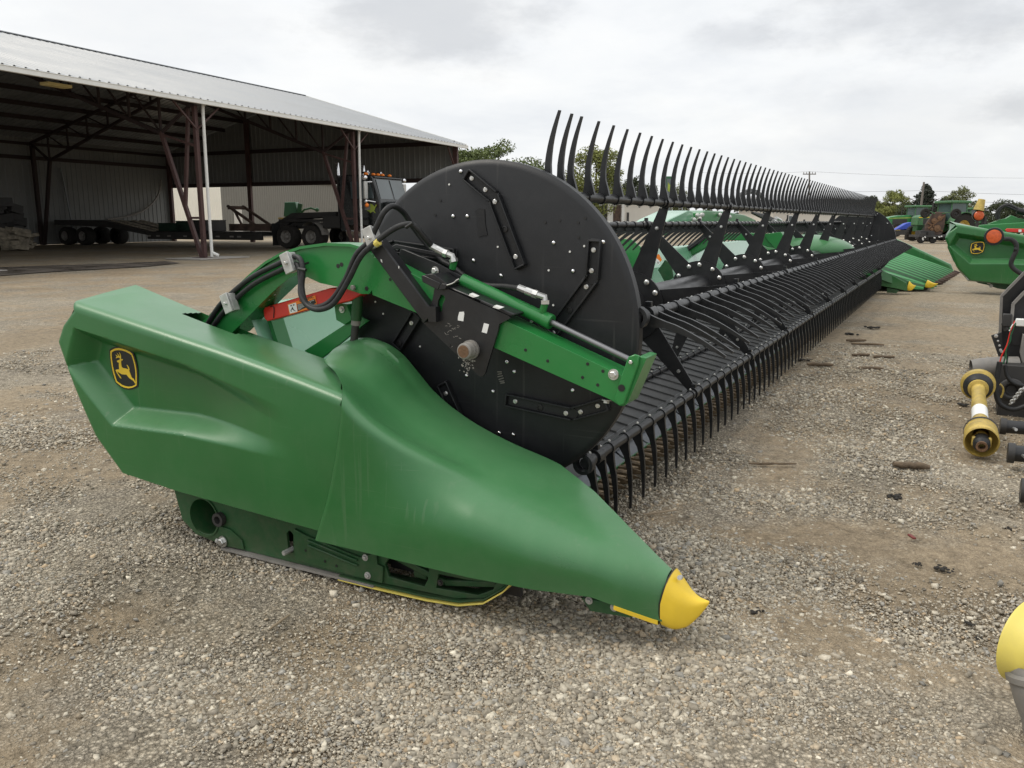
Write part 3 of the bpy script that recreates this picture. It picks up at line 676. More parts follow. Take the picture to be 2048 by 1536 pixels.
# spiders: a hub plate with six tapered arms
def spider(x):
    hub = MB().lathe((x - .006, RC.y, RC.z), XA, [(0, 0), (0, .172), (.012, .172), (.012, 0)], 40); m = MB()
    for ang, _, _ in BATS:
        for da in (-17, 17):
            a = math.radians(ang + da); m.lathe((x - .006, RC.y + .148 * math.cos(a), RC.z + .148 * math.sin(a)), (-1, 0, 0), [(0, .014), (.006, .013), (.010, .008), (.011, 0)], 10)
    sp_ = hub.build('reel_spider', 'black_paint', H, smooth=30, extra=[(m, 'zinc')])
    for ang, _, _ in BATS:
        a = math.radians(ang); by, bz = bat_c(ang); u = V((0, math.cos(a), math.sin(a)))
        p = V((x + .009, RC.y, RC.z)) + u * .105; q = V((x + .009, by, bz)) - u * .012
        MB().taper(p, q, XA, .120, .038, .008).build('spider_arm', 'black_paint', sp_, smooth=30, extra=[(MB().lathe((x + .005, RC.y + .40 * math.cos(a), RC.z + .40 * math.sin(a)), (-1, 0, 0), [(0, .010), (.006, .008), (.007, 0)], 8), 'zinc')])
    return sp_
s0 = spider(SPX[0])
for x in SPX[1:]:
    c = copy_part(s0, H, s0.location + V((x - SPX[0], 0, 0)))
    for ch in s0.children: copy_part(ch, c)
# tines
def tine_mesh(c, d, bow):
    """one plastic tine: clamp ring on the bat tube and a curved tapering finger"""
    m = MB(); cy, cz = c; d = V((0, d[0], d[1])); L = d.length; u = d.normalized(); n = V(XA).cross(u)
    m.lathe((-.013, cy, cz), XA, [(0, .019), (0, .0225), (.024, .0225), (.024, .019)], 12, closed=True)
    P = []
    N = 9
    for i in range(N + 1):
        t = i / N; k = 1 if bow >= 0 else -1
        w = .020 * (1 - smst(0, .22, t)) + .019 * (1 - t) + .0085; th = .015 - .007 * t
        off = bow * math.sin(PI * t) - k * .009 * (1 - smst(0, .32, t))
        p = V((0, cy, cz)) + u * (.014 + L * t) + n * off
        P.append([p + V(XA) * (th / 2 * a) + n * (w / 2 * b) for a, b in ((-1, -1), (1, -1), (1, 1), (-1, 1), (-1, -1))])
    m.grid(P); m.add([tuple(p) for p in P[-1][:4]], [(0, 1, 2, 3)])
    return m
TX = [2.60, 2.70, 2.785] + [2.945 + .1515 * k for k in range(81)]
TX = [x for x in TX if x < 15.08]
NSEP = {108: 24, 48: 11, -12: 4, -72: 11, -130: 26, 168: 24}
rest = MB()
for ang, d, bow in BATS:
    by, bz = bat_c(ang)
    tb_ = MB().cyl((X0 - .01, by, bz), (X1, by, bz), .0185, n=14)
    for x in SPX: tb_.lathe((x - .03, by, bz), XA, [(0, .019), (0, .028), (.045, .028), (.045, .019)], 12, closed=True); tb_.box((x - .005, by, bz + .033), (.02, .02, .02))
    m = MB(); u = V((0, -d[0], -d[1])).normalized()
    for x in TX: m.sphere(V((x, by, bz)) + u * .024, .0062, 6, 4)
    bt = tb_.build('reel_bat', 'black_tine', H, smooth=40, extra=[(m, 'zinc_dull')])
    MB().lathe((X0 - .03, by, bz), XA, [(0, .024), (0, .037), (.03, .037), (.03, .024)], 16, closed=True).build('bat_bearing', 'black_plastic', bt)
    t0 = None
    for k, x in enumerate(TX):
        if k < NSEP[ang]:
            if t0 is None:
                t0 = tine_mesh((by, bz), d, bow).build('tine', 'black_tine', bt, smooth=40, world=False)
                t0.location = V((x, 0, 0)) - H.location
            else: copy_part(t0, bt, V((x, 0, 0)) - H.location)
        else:
            q = tine_mesh((by, bz), d, bow); rest.add([(a + x, b, c) for a, b, c in q.v], q.f)
tag(rest.build('reel_tines', 'black_tine', H, smooth=40), kind='stuff')
# far end shield
m = MB().lathe((15.2, DC.y, DC.z), XA, [(0, 0), (0, DR), (.045, DR), (.05, 0)], 64); FS = m
m = MB()
for k in range(34):
    a = rng.uniform(0, 2 * PI); r = DR * math.sqrt(rng.uniform(.05, .9)); m.lathe((15.198, DC.y + r * math.cos(a), DC.z + r * math.sin(a)), (-1, 0, 0), [(0, .013), (.008, .010), (.009, 0)], 8)
fsd = FS.build('end_shield', 'black_plastic', H, smooth=30, extra=[(m, 'chrome')])

# ------------------------------------------------------------------ platform: back sheet, belts, knife
XE = 15.35
bs = []
P = []
for x in [2.385 + (XE - 2.385) * i / 60 for i in range(61)]:
    zt = .875 + .08 * smst(2.5, 4.4, x)
    P.append([(x, 2.60, zt - .075), (x, 2.54, zt - .03), (x, 2.50, zt - .008), (x, 2.475, zt), (x, 2.455, zt), (x, 2.43, zt - .012), (x, 2.36, zt - .16), (x, 2.355, zt - .165), (x, 2.26, .52), (x, 2.20, .40), (x, 2.19, .33)])
BK = MB().grid(P)
m = MB()
for x in (2.48, 5.6, 7.6, 10.1, 12.4, XE - .03): m.bar((x, 2.385, .84), (x, 2.235, .42), .07, .02)
back = BK.build('back_sheet', 'green_sheet', H, smooth=25, extra=[(m, 'green_paint')])
pl = MB().prism(PX([(608,702),(660,668),(716,632),(736,642),(678,690),(640,720)], 2.452), (.012, 0, 0)); pl.build('corner_stay', 'green_paint', H, bevel=.002)
MB().box(((2.44 + XE) / 2, 2.62, .36), (XE - 2.5, .22, .26)).build('main_frame_tube', 'green_paint', H, bevel=.02)
P = []
for x in (2.46, XE): P.append([(x, 1.265, .185), (x, 1.32, .222), (x, 2.20, .40), (x, 2.24, .38), (x, 2.2, .30), (x, 1.3, .14)])
BL = MB().grid(P)
m = MB()
for k in range(84):
    x = 2.50 + k * .153; m.bar((x, 1.33, .227), (x, 2.19, .404), .012, .012)
belt = BL.build('draper_belt', 'belt', H, smooth=20, extra=[(m, 'belt')])
cb = MB().box(((2.46 + XE) / 2, 1.24, .14), (XE - 2.46, .055, .025)).build('cutter_bar', 'green_dark', H)
m = MB()
for k in range(42):                              # grey poly plates along the lip
    x = 2.50 + k * .305; m.prism([(x, 1.213, .150), (x, 1.24, .163), (x, 1.335, .226), (x, 1.345, .212), (x, 1.245, .144)], (.285, 0, 0))
m.build('lip_plates', 'grey_plate', H, bevel=.002)
MB().box((2.56, 1.25, .17), (.20, .16, .10)).build('knife_drive', 'grey_plate', H, bevel=.012)
kn = MB().box(((2.5 + XE) / 2, 1.203, .138), (XE - 2.55, .03, .010)).build('knife_bar', 'guard_steel', H)
def guard(m, x):
    n0 = len(m.v)
    for dx in (-.0, .0):
        m.add([(x - .017, 1.12, .118), (x + .017, 1.12, .118), (x + .017, 1.12, .142), (x - .017, 1.12, .142), (x - .013, 1.05, .112), (x + .013, 1.05, .112), (x + .012, 1.05, .140), (x - .012, 1.05, .140), (x, .985, .121), (x, .985, .125)],
              [(0, 1, 5, 4), (1, 2, 6, 5), (2, 3, 7, 6), (3, 0, 4, 7), (4, 5, 8), (5, 6, 9, 8), (6, 7, 9), (7, 4, 8, 9), (3, 2, 1, 0)])
    m.add([(x + .019, 1.10, .131), (x + .057, 1.10, .131), (x + .046, 1.035, .131), (x + .030, 1.035, .131), (x + .019, 1.10, .134), (x + .057, 1.10, .134), (x + .046, 1.035, .134), (x + .030, 1.035, .134)], [(4, 5, 6, 7), (3, 2, 1, 0), (0, 1, 5, 4), (1, 2, 6, 5), (2, 3, 7, 6), (3, 0, 4, 7)])
    m.v = m.v[:n0] + [(a, b + .105, c + .010) for a, b, c in m.v[n0:]]
    return m
g0 = None; gr = MB()
for k in range(165):
    x = 2.62 + k * .0762
    if k < 100:
        if g0 is None: g0 = guard(MB(), 0).build('knife_guard', 'guard_steel', kn, smooth=0, world=False); g0.location = V((x, 0, 0)) - H.location
        else: copy_part(g0, kn, V((x, 0, 0)) - H.location)
    else: guard(gr, x)
tag(gr.build('knife_guards', 'guard_steel', H, smooth=0), kind='stuff')
m = MB()
for k in range(6): m.prism([(3.6 + 2.0 * k, 1.40, .02), (3.6 + 2.0 * k, 1.27, .11), (3.6 + 2.0 * k, 2.3, .25), (3.6 + 2.0 * k, 2.3, .03)], (.12, 0, 0))
m.build('skid_runners', 'green_dark', H)

# ------------------------------------------------------------------ middle of the header: arm, fittings, hose loop
XM = 8.5
m = MB().prism(PX([(1345,532),(1340,524),(1400,480),(1420,472),(1450,467),(1500,466),(1530,470),(1545,480),(1562,490),(1556,497),(1535,494),(1500,482),(1450,480),(1418,492)], XM), (.12, 0, 0)); mr = m.build('reel_arm', 'green_paint', H, bevel=.006)
hz = [PX([(a, b + o) for a, b in ((1345,520),(1370,500),(1395,482),(1410,470))], XM - .04) for o in (0, 4)]
for h in hz: MB().tube(h, .018, 8, smooth=4).build('hydraulic_hose', 'rubber', H, smooth=60)
MB().prism(PX([(1528,468),(1562,464),(1572,480),(1566,496),(1552,500),(1534,480)], XM - .02), (.14, 0, 0)).build('arm_plate', 'green_paint', mr, bevel=.004)
MB().prism(PX([(1555,500),(1566,497),(1552,508),(1544,504)], XM), (.03, 0, 0)).build('arm_knuckle', 'silver_grey', mr)
def onyc(px, py, y): d = ray(px, py); return CAM + d * (y / d.y)
def PYc(l, y): return [onyc(a, b, y) for a, b in l]
YB = 2.78
tw = MB().prism(PYc([(1328,447),(1340,438),(1375,421),(1386,424),(1390,446)], YB), (0, .35, 0)); tw.v = tw.v
tw.build('feeder_shield', 'green_sheet', H, bevel=.01)
MB().prism(PYc([(1402,447),(1402,426),(1410,421),(1450,423),(1490,430),(1512,440),(1512,447)], YB - .02), (0, .30, 0)).build('top_cover', 'green_paint', H, bevel=.01)
for p in ((1440,430), (1404,430), (1459,434), (1395,431), (1388,440), (1399,438)): MB().sphere(onyc(*p, YB - .05), .030, 10, 8).build('coupler_fitting', 'zinc_dull', H)
for off in (0, .10):
    MB().tube([V((0, 0, off * .3)) + onyc(*p, YB + .1) for p in ((1473,412),(1478,396),(1490,387),(1503,384),(1516,388),(1526,398),(1531,412),(1529,428),(1536,440))], .030 - off * .08, 8, smooth=5).build('hose_loop', 'rubber', H, smooth=60)
for k in range(7):
    a = 1545 + 4 * k; MB().tube([onyc(a - 40, 426 + k * 2, YB), onyc(a - 12, 432 + k * 2, YB), onyc(a + 14, 446 + k * 3, YB), onyc(a + 30, 462 + k * 2, YB)], .022, 7, smooth=4).build('hydraulic_hose', 'rubber', H, smooth=60)
m = MB()
for p in ((1552,436),(1560,443),(1568,448),(1558,450),(1570,456),(1578,452),(1546,441)): m.cyl(onyc(p[0], p[1], YB - .04), onyc(p[0] + 9, p[1] + 5, YB - .04), .03, n=8)
m.build('silver_couplers', 'zinc', H)
MB().prism(PYc([(1540,448),(1556,452),(1580,470),(1592,478),(1585,486),(1560,470),(1538,458)], YB + .02), (0, .12, 0)).build('coupler_plate', 'green_paint', H, bevel=.01)
# rounded green centre divider seen through the reel
m = MB().sphere((0, 0, 0), 1, 20, 14, (1, 1, 1)); c = onx(1612, 503, 10.4)
xf(m, lambda p: c + V((p.x * .42, p.y * .55, p.z * .20))); m.build('rounded_shield', 'green_plastic', H, smooth=60)
MB().prism(PX([(1228,505),(1232,478),(1262,478),(1285,497),(1290,520),(1262,560),(1250,590)], 6.6), (.02, 0, 0)).build('inner_stay', 'green_paint', H, bevel=.003)
MB().prism(PX([(1316,540),(1330,520),(1342,528),(1346,556),(1330,565)], 6.5), (.02, 0, 0)).build('access_cover', 'green_dark', H)
for q, c_ in (([(1308,512),(1318,508),(1324,520),(1316,528)], 'orange'), ([(1312,516),(1320,522),(1318,530),(1310,524)], 'white')): MB().prism(PX(q, 6.45), (.003, 0, 0)).build('warning_sticker', c_, back, smooth=0)

# ------------------------------------------------------------------ far crop divider (mirror image of the near one)
XR = 2.0 + 15.62
fl = lambda p: V((XR - p.x, p.y, p.z))
xf(rear_shell(False), fl).build('crop_divider', 'green_plastic', H, smooth=42)['label'] = 'farther of the two green end covers, mostly hidden behind the reel'
xf(front_shell(), fl).build('divider_nose_cover', 'green_plastic', H, smooth=55)
xf(nose_shell(), fl).build('nose_tip', 'yellow', H, smooth=50)['label'] = 'farther yellow nose tip, small beyond the reel'
MB().prism([(15.28, y, z) for y, z in ((.64,.06),(.66,.19),(1.05,.40),(1.35,.52),(1.7,.75),(1.7,.16),(1.1,.14),(.8,.09))], (.02, 0, 0)).build('inner_sheet', 'green_plastic', H, bevel=.006)
MB().prism([fl(V((2.085, y, z))) for y, z in sk], (.012, 0, 0)).build('skid_frame', 'green_dark', H)
MB().prism([(15.30, y, z) for y, z in ((.95,.02),(.80,.015),(.76,.07),(.95,.10))], (.02, 0, 0)).build('tip_bracket', 'green_dark', H)
# ================================================================== corn header behind the far end
K = thing('corn_header', 'light green corn header with long ridged snouts beyond the far end of the reel', 'corn header', (18.2, 1.6, 0))
def snout(x, yt, w, par, name='snout', rise=.62, L=1.75, mt='green_head'):
    P = []
    for i in range(15):
        s = i / 14; y = yt + L * s; ww = w * .5 * (.22 + .78 * min(1, s * 2.2)); zc = .13 + rise * s ** .92
        side = [(-1, -.26), (-1, -.17), (-.62, -.13), (-.22, -.045), (0, 0), (.28, -.055), (.62, -.115), (1, -.17), (1, -.26)]
        P.append([(x + ww * a, y, max(.04, zc + d * (.4 + .6 * s))) for a, d in side])
    Q = [[(r_[j][0] * .97 + r_[4][0] * .03 + .0, r_[j][1], r_[j][2] + .006) for j in (2, 3)] for r_ in P]  # dark strip below each crest, shading between ridges put into the colour
    return MB().grid(P).build(name, mt, par, smooth=20, extra=[(MB().grid(Q), 'green_dark')])
for k in range(10):
    x = 16.25 + .47 * k; yt = .28 - .075 * (x - 16.1)
    sn = snout(x, yt, .40, K)
    if k: MB().lathe((x, yt + .03, .118), (0, -1, -.12), [(0, .040), (.05, .036), (.13, .010), (.135, 0)], 10).build('snout_tip', 'rust_deck', sn)
    else:
        sn.name = 'end_snout'
        m = nose_shell(); xf(m, lambda p: V((x + (p.x - 2.182) * 2.2, yt + .22 + (p.y - .70) * 1.6, .01 + p.z * .85))); m.build('nose_tip', 'yellow', sn, smooth=50)
snout(16.06, .42, .34, K, 'end_divider', .30, 1.5, 'green_head')
MB().prism([(20.98, y, z) for y, z in ((-.02, .10), (.05, .25), (.9, .66), (1.6, .98), (1.9, 1.0), (1.9, .10))], (.25, 0, 0)).build('end_divider', 'green_plastic', K, bevel=.04)
MB().box((18.6, 2.2, .55), (4.9, .6, .9)).build('auger_trough', 'green_dark', K, bevel=.05)
MB().bar((18.6, .36, .05), (18.6, 1.9, .14), 4.6, .04).build('deck_plate', 'steel_dark', K)
# ================================================================== second combine header on the right, with an amber lamp
R0 = V((16.0, -.5, 0))
RH = thing('combine_header', 'green combine header with an amber marker lamp, cut off by the right edge', 'combine header', (16.2, -.3, 0))
SC = 1.42
def rmap(p): return V((15.9 + (p.x - 2.0) * SC, .17 + (p.y - 3.052) * SC, .155 + (p.z - .20) * SC))
rb = xf(rear_shell(False), rmap).build('crop_divider', 'green_plastic', RH, smooth=42)
xf(front_shell(), rmap).build('divider_nose_cover', 'green_plastic', RH, smooth=55)
xf(nose_shell(), rmap).build('nose_tip', 'yellow', RH, smooth=50)
ec = onx(1954, 496, 15.985)
emblem(rb, lambda a, b: ec + V((0, -(a - 596) * .00027 + (b - 800) * .00004, -(b - 800) * .00017 + (a - 596) * .00006)), (-1, 0, 0))
q = MB().prism(PX([(1943,552),(1946,559),(1956,566),(1975,570),(1995,577),(2040,583),(2090,583),(2090,545),(1960,545)], 16.15), (.03, 0, 0)).build('skid_frame', 'green_dark', RH)
m = MB()
for p in ((1978,565),(1982,572),(1946,554)): m.lathe(onx(*p, 16.14), (-1, 0, 0), [(0, .03), (.01, .03), (.012, 0)], 10)
m.build('bolts', 'zinc_dull', q)
XL = 15.2
m = MB().lathe(onx(1988, 473, XL), (-1, 0, 0), [(-.05, .0), (-.05, .135), (0, .140), (.02, .135), (.022, .115), (.02, 0)], 32); lp = m.build('marker_lamp', 'black_plastic', RH)
MB().lathe(onx(1988, 473, XL - .022), (-1, 0, 0), [(0, .105), (.012, .10), (.020, .06), (.022, 0)], 32).build('amber_lens', 'amber', lp, smooth=50)
MB().tube(PX([(2008,478),(2022,479),(2032,488),(2032,502),(2026,515),(2022,528),(2028,538),(2040,546),(2060,556)], XL), .036, 10, smooth=5).build('lamp_arm', 'rubber', RH, smooth=60)
MB().cyl(onx(2028, 498, XL), onx(2034, 499, XL), .045, n=12).build('arm_band', 'black_plastic', RH)
MB().prism(PX([(1955,462),(1958,450),(2060,444),(2120,446),(2120,462),(2000,468)], 17.2), (.2, 0, 0)).build('reel_arm', 'green_paint', RH, bevel=.01)
MB().prism(PX([(1974,448),(2000,439),(2010,437),(2022,430),(2036,436),(2060,440),(2060,448)], 17.6), (.2, 0, 0)).build('arm_cover', 'green_paint', RH, bevel=.01)
MB().prism(PX([(2010,460),(2014,457),(2060,458),(2120,462),(2120,468),(2014,464)], 17.0), (.1, 0, 0)).build('safety_stop', 'red_paint', RH, bevel=.006)
MB().prism(PX([(2037,459),(2043,459),(2043,464),(2037,464)], 16.99), (-.004, 0, 0)).build('warning_decal', 'white', RH, smooth=0)
for o in (0, 4): MB().tube(PX([(1993 + o,438),(1994 + o,424),(2004 + o,413),(2018,410 + o),(2036,418 + o),(2050,424 + o),(2080,440)], 17.6), .025, 8, smooth=5).build('hydraulic_hose', 'rubber', RH, smooth=60)
MB().cyl(onx(2034, 421, 17.5), onx(2080, 432, 17.5), .055, n=12).build('hose_sleeve', 'black_plastic', RH)
for k in range(5): MB().bar(onx(1985 + 13 * k, 470 + 5 * k, 17.4), onx(2000 + 13 * k, 460 + k, 17.4), .05, .05).build('inner_stay', 'green_dark', RH)
MB().bar(onx(1985, 480, 17.6), onx(2080, 500, 17.6), .6, .3).build('platform_frame', 'green_dark', RH)

# ================================================================== black implement at the right edge
M = thing('farm_implement', 'black steel implement with wiring and a yellow driveshaft guard at the right edge', 'farm implement', (6.4, -.9, 0))
XI = 6.3
def plate(pl, x, th=.012, name='side_plate', mt='black_paint', edge=True, par=None):
    o = MB().prism(PX(pl, x), (th, 0, 0)).build(name, mt, par or M, bevel=.002); return o
p1 = plate([(2004,592),(2048,547),(2110,500),(2110,760),(2006,760),(1999,720),(2000,660)], XI)
m = MB()
for a, b in (((2003,592),(2048,546)), ((2048,546),(2110,499)), ((2000,664),(2003,592)), ((1999,664),(2000,715))): m.bar(onx(*a, XI - .006), onx(*b, XI - .006), .03, .016)
m.build('plate_edge', 'silver_grey', p1)
p2 = plate([(2027,608),(2048,586),(2110,540),(2110,700),(2024,690),(2022,650)], XI - .12)
m = MB()
for a, b in (((2026,608),(2048,585)), ((2048,585),(2110,539)), ((2022,660),(2026,608))): m.bar(onx(*a, XI - .126), onx(*b, XI - .126), .03, .018)
m.build('plate_edge', 'silver_grey', p2)
pb = plate([(1982,671),(2004,664),(2006,720),(2000,722)], XI - .16, .01, 'punched_bracket')
m = MB()
for p, r in (((1992,672),.012), ((1996,682),.007), ((1999,691),.007), ((2001,700),.009), ((2003,703),.009)): m.lathe(onx(*p, XI - .161), (-1, 0, 0), [(0, r), (.003, r), (.004, 0)], 10)
m.build('bolts', 'zinc', pb)
m = MB().box(onx(2014, 640, XI - .15), (.06, .05, .08)).bar(onx(2008, 645, XI - .15), onx(2014, 662, XI - .16), .03, .03); m.build('latch_block', 'steel_dark', M, bevel=.005)
MB().prism(PX([(2046,668),(2040,705),(2046,740),(2056,735),(2054,672)], XI - .2), (.05, 0, 0)).build('inner_housing', 'silver_grey', M, bevel=.005)
MB().box(onx(2046, 645, XI - .3), (.05, .08, .045)).build('wire_connector', 'white_trim', M, bevel=.005)
for c_, pl in (('red_paint', [(2030,642),(2022,660),(2014,690),(2004,710),(2000,724)]), ('sign_green', [(2032,646),(2024,664),(2014,695),(2010,715),(2006,730)]), ('black_plastic', [(2036,645),(2020,668),(2017,700),(2012,735)]), ('white_trim', [(2034,640),(2024,652),(2019,662)]), ('sign_green', [(2020,655),(2021,680),(2012,700),(2015,726)])):
    MB().tube(PX(pl, XI - .32), .005, 6, smooth=5).build('wire', c_, M, smooth=60)
MB().tube(PX([(2000,724),(1995,748),(1992,780),(1998,805),(2014,816),(2032,818),(2050,812)], XI - .5), .016, 9, smooth=5).build('loop_hose', 'rubber', M, smooth=60)
MB().tube(PX([(2010,730),(2014,752),(2028,766),(2050,772)], XI - .45), .012, 9, smooth=5).build('loop_hose', 'rubber', M, smooth=60)
m = MB().lathe(onx(2022, 778, XI - .38), (-1, 0, 0), [(0, .06), (.04, .075), (.05, .06), (.05, .04), (.02, .03), (.02, 0)], 20); m.box(onx(2040, 752, XI - .25), (.2, .25, .16)); m.box(onx(2050, 795, XI - .2), (.2, .3, .25)); m.build('gearbox', 'steel_dark', M, bevel=.006)
MB().tube(PX([(2000,768),(2006,775),(2006,785),(2002,795)], XI - .46), .006, 6, smooth=4).build('guard_rim', 'yellow_old', M)
m = MB()
for k in range(9): 
    a = onx(2022 + 2.9 * k, 806 - 3.6 * k, XI - .5); m.lathe(a, V((k % 2, .5, .4)), [(-.004, .009), (-.004, .015), (.004, .015), (.004, .009)], 8, closed=True)
m.build('chain', 'zinc_dull', M)
hf = MB().bar((6.1, -.80, .13), (3.7, -.80, .13), .10, .10).build('hitch_frame', 'black_paint', M, bevel=.01)
for px_, py_, x_, r_ in ((2000, 852, 5.15, .036), (2015, 905, 4.62, .040), (2041, 980, 4.02, .042)):
    q = onx(px_, py_, x_); q.z = max(q.z, r_ + .02)
    MB().cyl(q, (x_, -.80, q.z + .01), r_, n=20).build('stub_tube', 'black_paint', hf)
    MB().lathe(q, (0, 1, 0), [(-.03, r_), (-.03, r_ * 1.25), (.0, r_ * 1.25), (.0, r_ * .6)], 20).build('stub_collar', 'steel_dark', hf)
    MB().cyl(q + V((-.02, -.06, .0)), q + V((-.10, -.07, .01)), .008, n=8).build('lock_pin', 'zinc', hf)
    MB().prism([(x_ + .08, -.74, .03), (x_ - .08, -.74, .03), (x_ - .04, -.74, .30), (x_ + .06, -.74, .34)], (0, -.015, 0)).build('stub_bracket', 'black_paint', hf)
m = MB()
for x in (6.1, 6.75): m.box((x, -1.5, .14), (.12, 1.9, .16))
for y in (-.75, -1.45, -2.3): m.box((6.42, y, .17), (.60, .10, .10))
m.build('base_frame', 'black_paint', M, bevel=.01)
m = MB().box((6.70, -.78, .52), (.5, .42, .52)).box((6.70, -.80, .82), (.36, .34, .10)); m.lathe((6.45, -.78, .52), (-1, 0, 0), [(0, .17), (.03, .17), (.05, .12), (.06, 0)], 24); m.build('drive_housing', 'steel_dark', M, bevel=.03)
MB().lathe((6.42, -1.6, .45), (0, 1, 0), [(-.6, .16), (-.6, .18), (.6, .18), (.6, .16)], 28, closed=True).build('rotor_drum', 'black_paint', M, smooth=40)
for y in (-2.28, -.98): MB().prism([(6.15, y, .2), (6.75, y, .2), (6.7, y, .62), (6.42, y, .72), (6.15, y, .55)], (0, .015, 0)).build('end_plate', 'black_paint', M)
hx = MB().lathe(onx(2001, 733, XI - .2), (-.2, 1, -.1), [(-.1, .06), (0, .065), (.12, .06), (.17, .05)], 16); hx.build('gearbox_neck', 'silver_grey', M)
# driveshaft with two plastic guards
ta, tb = V((5.72, -.197, .225)), V((4.82, -.208, .095)); ax = (tb - ta).normalized()
dsft = MB().lathe(ta, ax, [(.03, 0.0400), (.10, 0.0416), (.12, 0.0368), (.34, 0.0368), (.35, 0.0400), (.80, 0.0400)], 24).build('driveshaft', 'yellow_old', M, smooth=40); dsft['label'] = 'yellow driveshaft with two round guards and a paper sticker'
MB().lathe(ta, ax, [(.48, 0.0405), (.64, 0.0405)], 24).build('paper_sticker', 'white', dsft)
c1 = MB().lathe(ta, ax + V((0, 0, -.0)), [(-.02, 0.0880), (.0, 0.0960), (.035, 0.0944), (.045, 0.0800), (.03, 0.0736), (.01, 0.0680)], 32).build('guard_bell', 'yellow_old', dsft, smooth=40)
MB().lathe(ta, ax, [(.02, 0.0840), (.06, 0.0800), (.085, 0.0600), (.09, 0.0416)], 28).build('guard_boot', 'rubber', dsft)
MB().lathe(ta, ax, [(.078, 0.0400), (.082, 0.0560), (.105, 0.0560), (.11, 0.0400)], 24).build('guard_collar', 'yellow_old', dsft)
MB().lathe(ta, ax, [(.79, 0.0400), (.80, 0.0736), (.82, 0.0784), (.84, 0.0752), (.86, 0.0800), (.875, 0.0768), (.89, 0.0816), (.90, 0.0784), (.96, 0.0832), (.965, 0.0768), (.90, 0.0704), (.86, 0.0400)], 32).build('guard_bell', 'yellow_old', dsft, smooth=40)
MB().lathe(ta, ax, [(.80, 0.0808), (.812, 0.0832), (.82, 0.0808)], 28).build('guard_rim', 'rubber', dsft)
MB().lathe(ta, ax, [(.88, 0.0320), (.93, 0.0360), (.95, 0.0240)], 16).box(ta + ax * .95, (.05, .09, .05)).build('yoke', 'yellow_old', dsft, bevel=.006)
MB().lathe(ta, ax, [(.93, 0.0208), (.94, 0.0416), (1.0, 0.0400), (1.02, 0.0240)], 20).build('yoke_collar', 'rubber', dsft)
MB().lathe(ta, ax, [(1.0, 0.0256), (1.03, 0.0272), (1.03, 0.0176), (1.0, 0.0144)], 18).build('splined_bore', 'rust', dsft)

# ================================================================== nearer driveshaft guard, bottom right corner
c = far(2064, 1288, 1.86)
G = thing('driveshaft_guard', 'pale yellow bell guard with a grey sleeve, cut off by the lower right corner', 'driveshaft guard', (c.x, c.y, 0))
axg = (V((FW.x, FW.y, 0)).normalized() * .80 - V((RT.x, RT.y, 0)) * .46 + V((0, 0, .02))).normalized()
MB().lathe(c, axg, [(-.125, .030), (-.115, .050), (-.095, .070), (-.06, .090), (-.02, .099), (.015, .102), (.02, .105), (.025, .105), (.025, .098), (.0, .092), (-.05, .076)], 48).build('bell', 'yellow_pale', G, smooth=60)
d0, d1 = far(2076, 1352, 1.80), far(2100, 1500, 1.76)
MB().lathe(d0, d1 - d0, [(-.03, .052), (-.01, .060), (.02, .062), (.06, .058), (.10, .050), (.30, .046)], 40).build('sleeve', 'silver_grey', G, smooth=40)
MB().lathe(d0, d1 - d0, [(-.014, .060), (-.008, .068), (.006, .068), (.012, .062)], 40).build('sleeve_band', 'silver_grey', G, smooth=40)
# ================================================================== open-fronted machine shed
SO = onz(412, 517); SA = math.radians(3.2)
SU = V((math.cos(SA), math.sin(SA), 0)); SV = V((-math.sin(SA), math.cos(SA), 0))
def sh(u, v, z=0.0): return SO + SU * u + SV * v + V((0, 0, z))
def on_u(px, py, u):
    d = ray(px, py); t = (u - (CAM - SO).dot(SU)) / d.dot(SU); q = CAM + d * t - SO; return V((q.dot(SU), q.dot(SV), q.z))
def on_v(px, py, v):
    d = ray(px, py); t = (v - (CAM - SO).dot(SV)) / d.dot(SV); q = CAM + d * t - SO; return V((q.dot(SU), q.dot(SV), q.z))
D = thing('machine_shed', 'long open-fronted metal shed with a pale ribbed roof and dark red steel columns', 'shed', SO, SA)
U0, U1, VE, VR, VB = -20.0, 17.6, -.38, 9.65, 19.7
ZE, ZR, ZBK = 4.93, 7.90, 5.22
def zroof(v): return ZE + (ZR - ZE) * (v - VE) / (VR - VE) if v < VR else ZR + (ZBK - ZR) * (v - VR) / (VB + .2 - VR)
us = []
u = U0
while u < U1:
    us += [(u, 0), (u + .03, .032), (u + .065, .032), (u + .095, 0)]; u += .3048
us.append((U1, 0))
P = [[(u, v, zroof(v) + dz) for u, dz in us] for v in (VE, 2.5, 5, 7.4, VR, 12, 14.5, 17, VB + .2)]
MB().grid(P).build('roof', 'roof_metal', D, world=False, smooth=20)
MB().box(((U0 + U1) / 2, VR, ZR + .002), (U1 - U0, .5, .03)).build('ridge_cap', 'roof_metal', D, world=False)
m = MB().box(((U0 + U1) / 2, VE - .05, ZE - .09), (U1 - U0 + .1, .11, .14)); m.box(((U0 + U1) / 2, VE - .11, ZE - .03), (U1 - U0 + .1, .02, .02)); m.build('eave_gutter', 'white_trim', D, world=False, bevel=.012)
m = MB()
for s in (0, 1):
    a, b = (VE, VR) if s == 0 else (VR, VB + .2)
    m.bar((U1 + .02, a, zroof(a + .001) - .02), (U1 + .02, b, zroof(b - .001) - .02), .05, .16)
m.build('rake_trim', 'white_trim', D, world=False)
for v in (1.0, 2.5, 4.0, 5.5, 7.0, 8.6, 10.7, 12.2, 13.7, 15.2, 16.7, 18.2): MB().box(((U0 + U1) / 2, v, zroof(v) - .14), (U1 - U0 - .1, .06, .20)).build('purlin', 'oxide_dark', D, world=False, smooth=0)
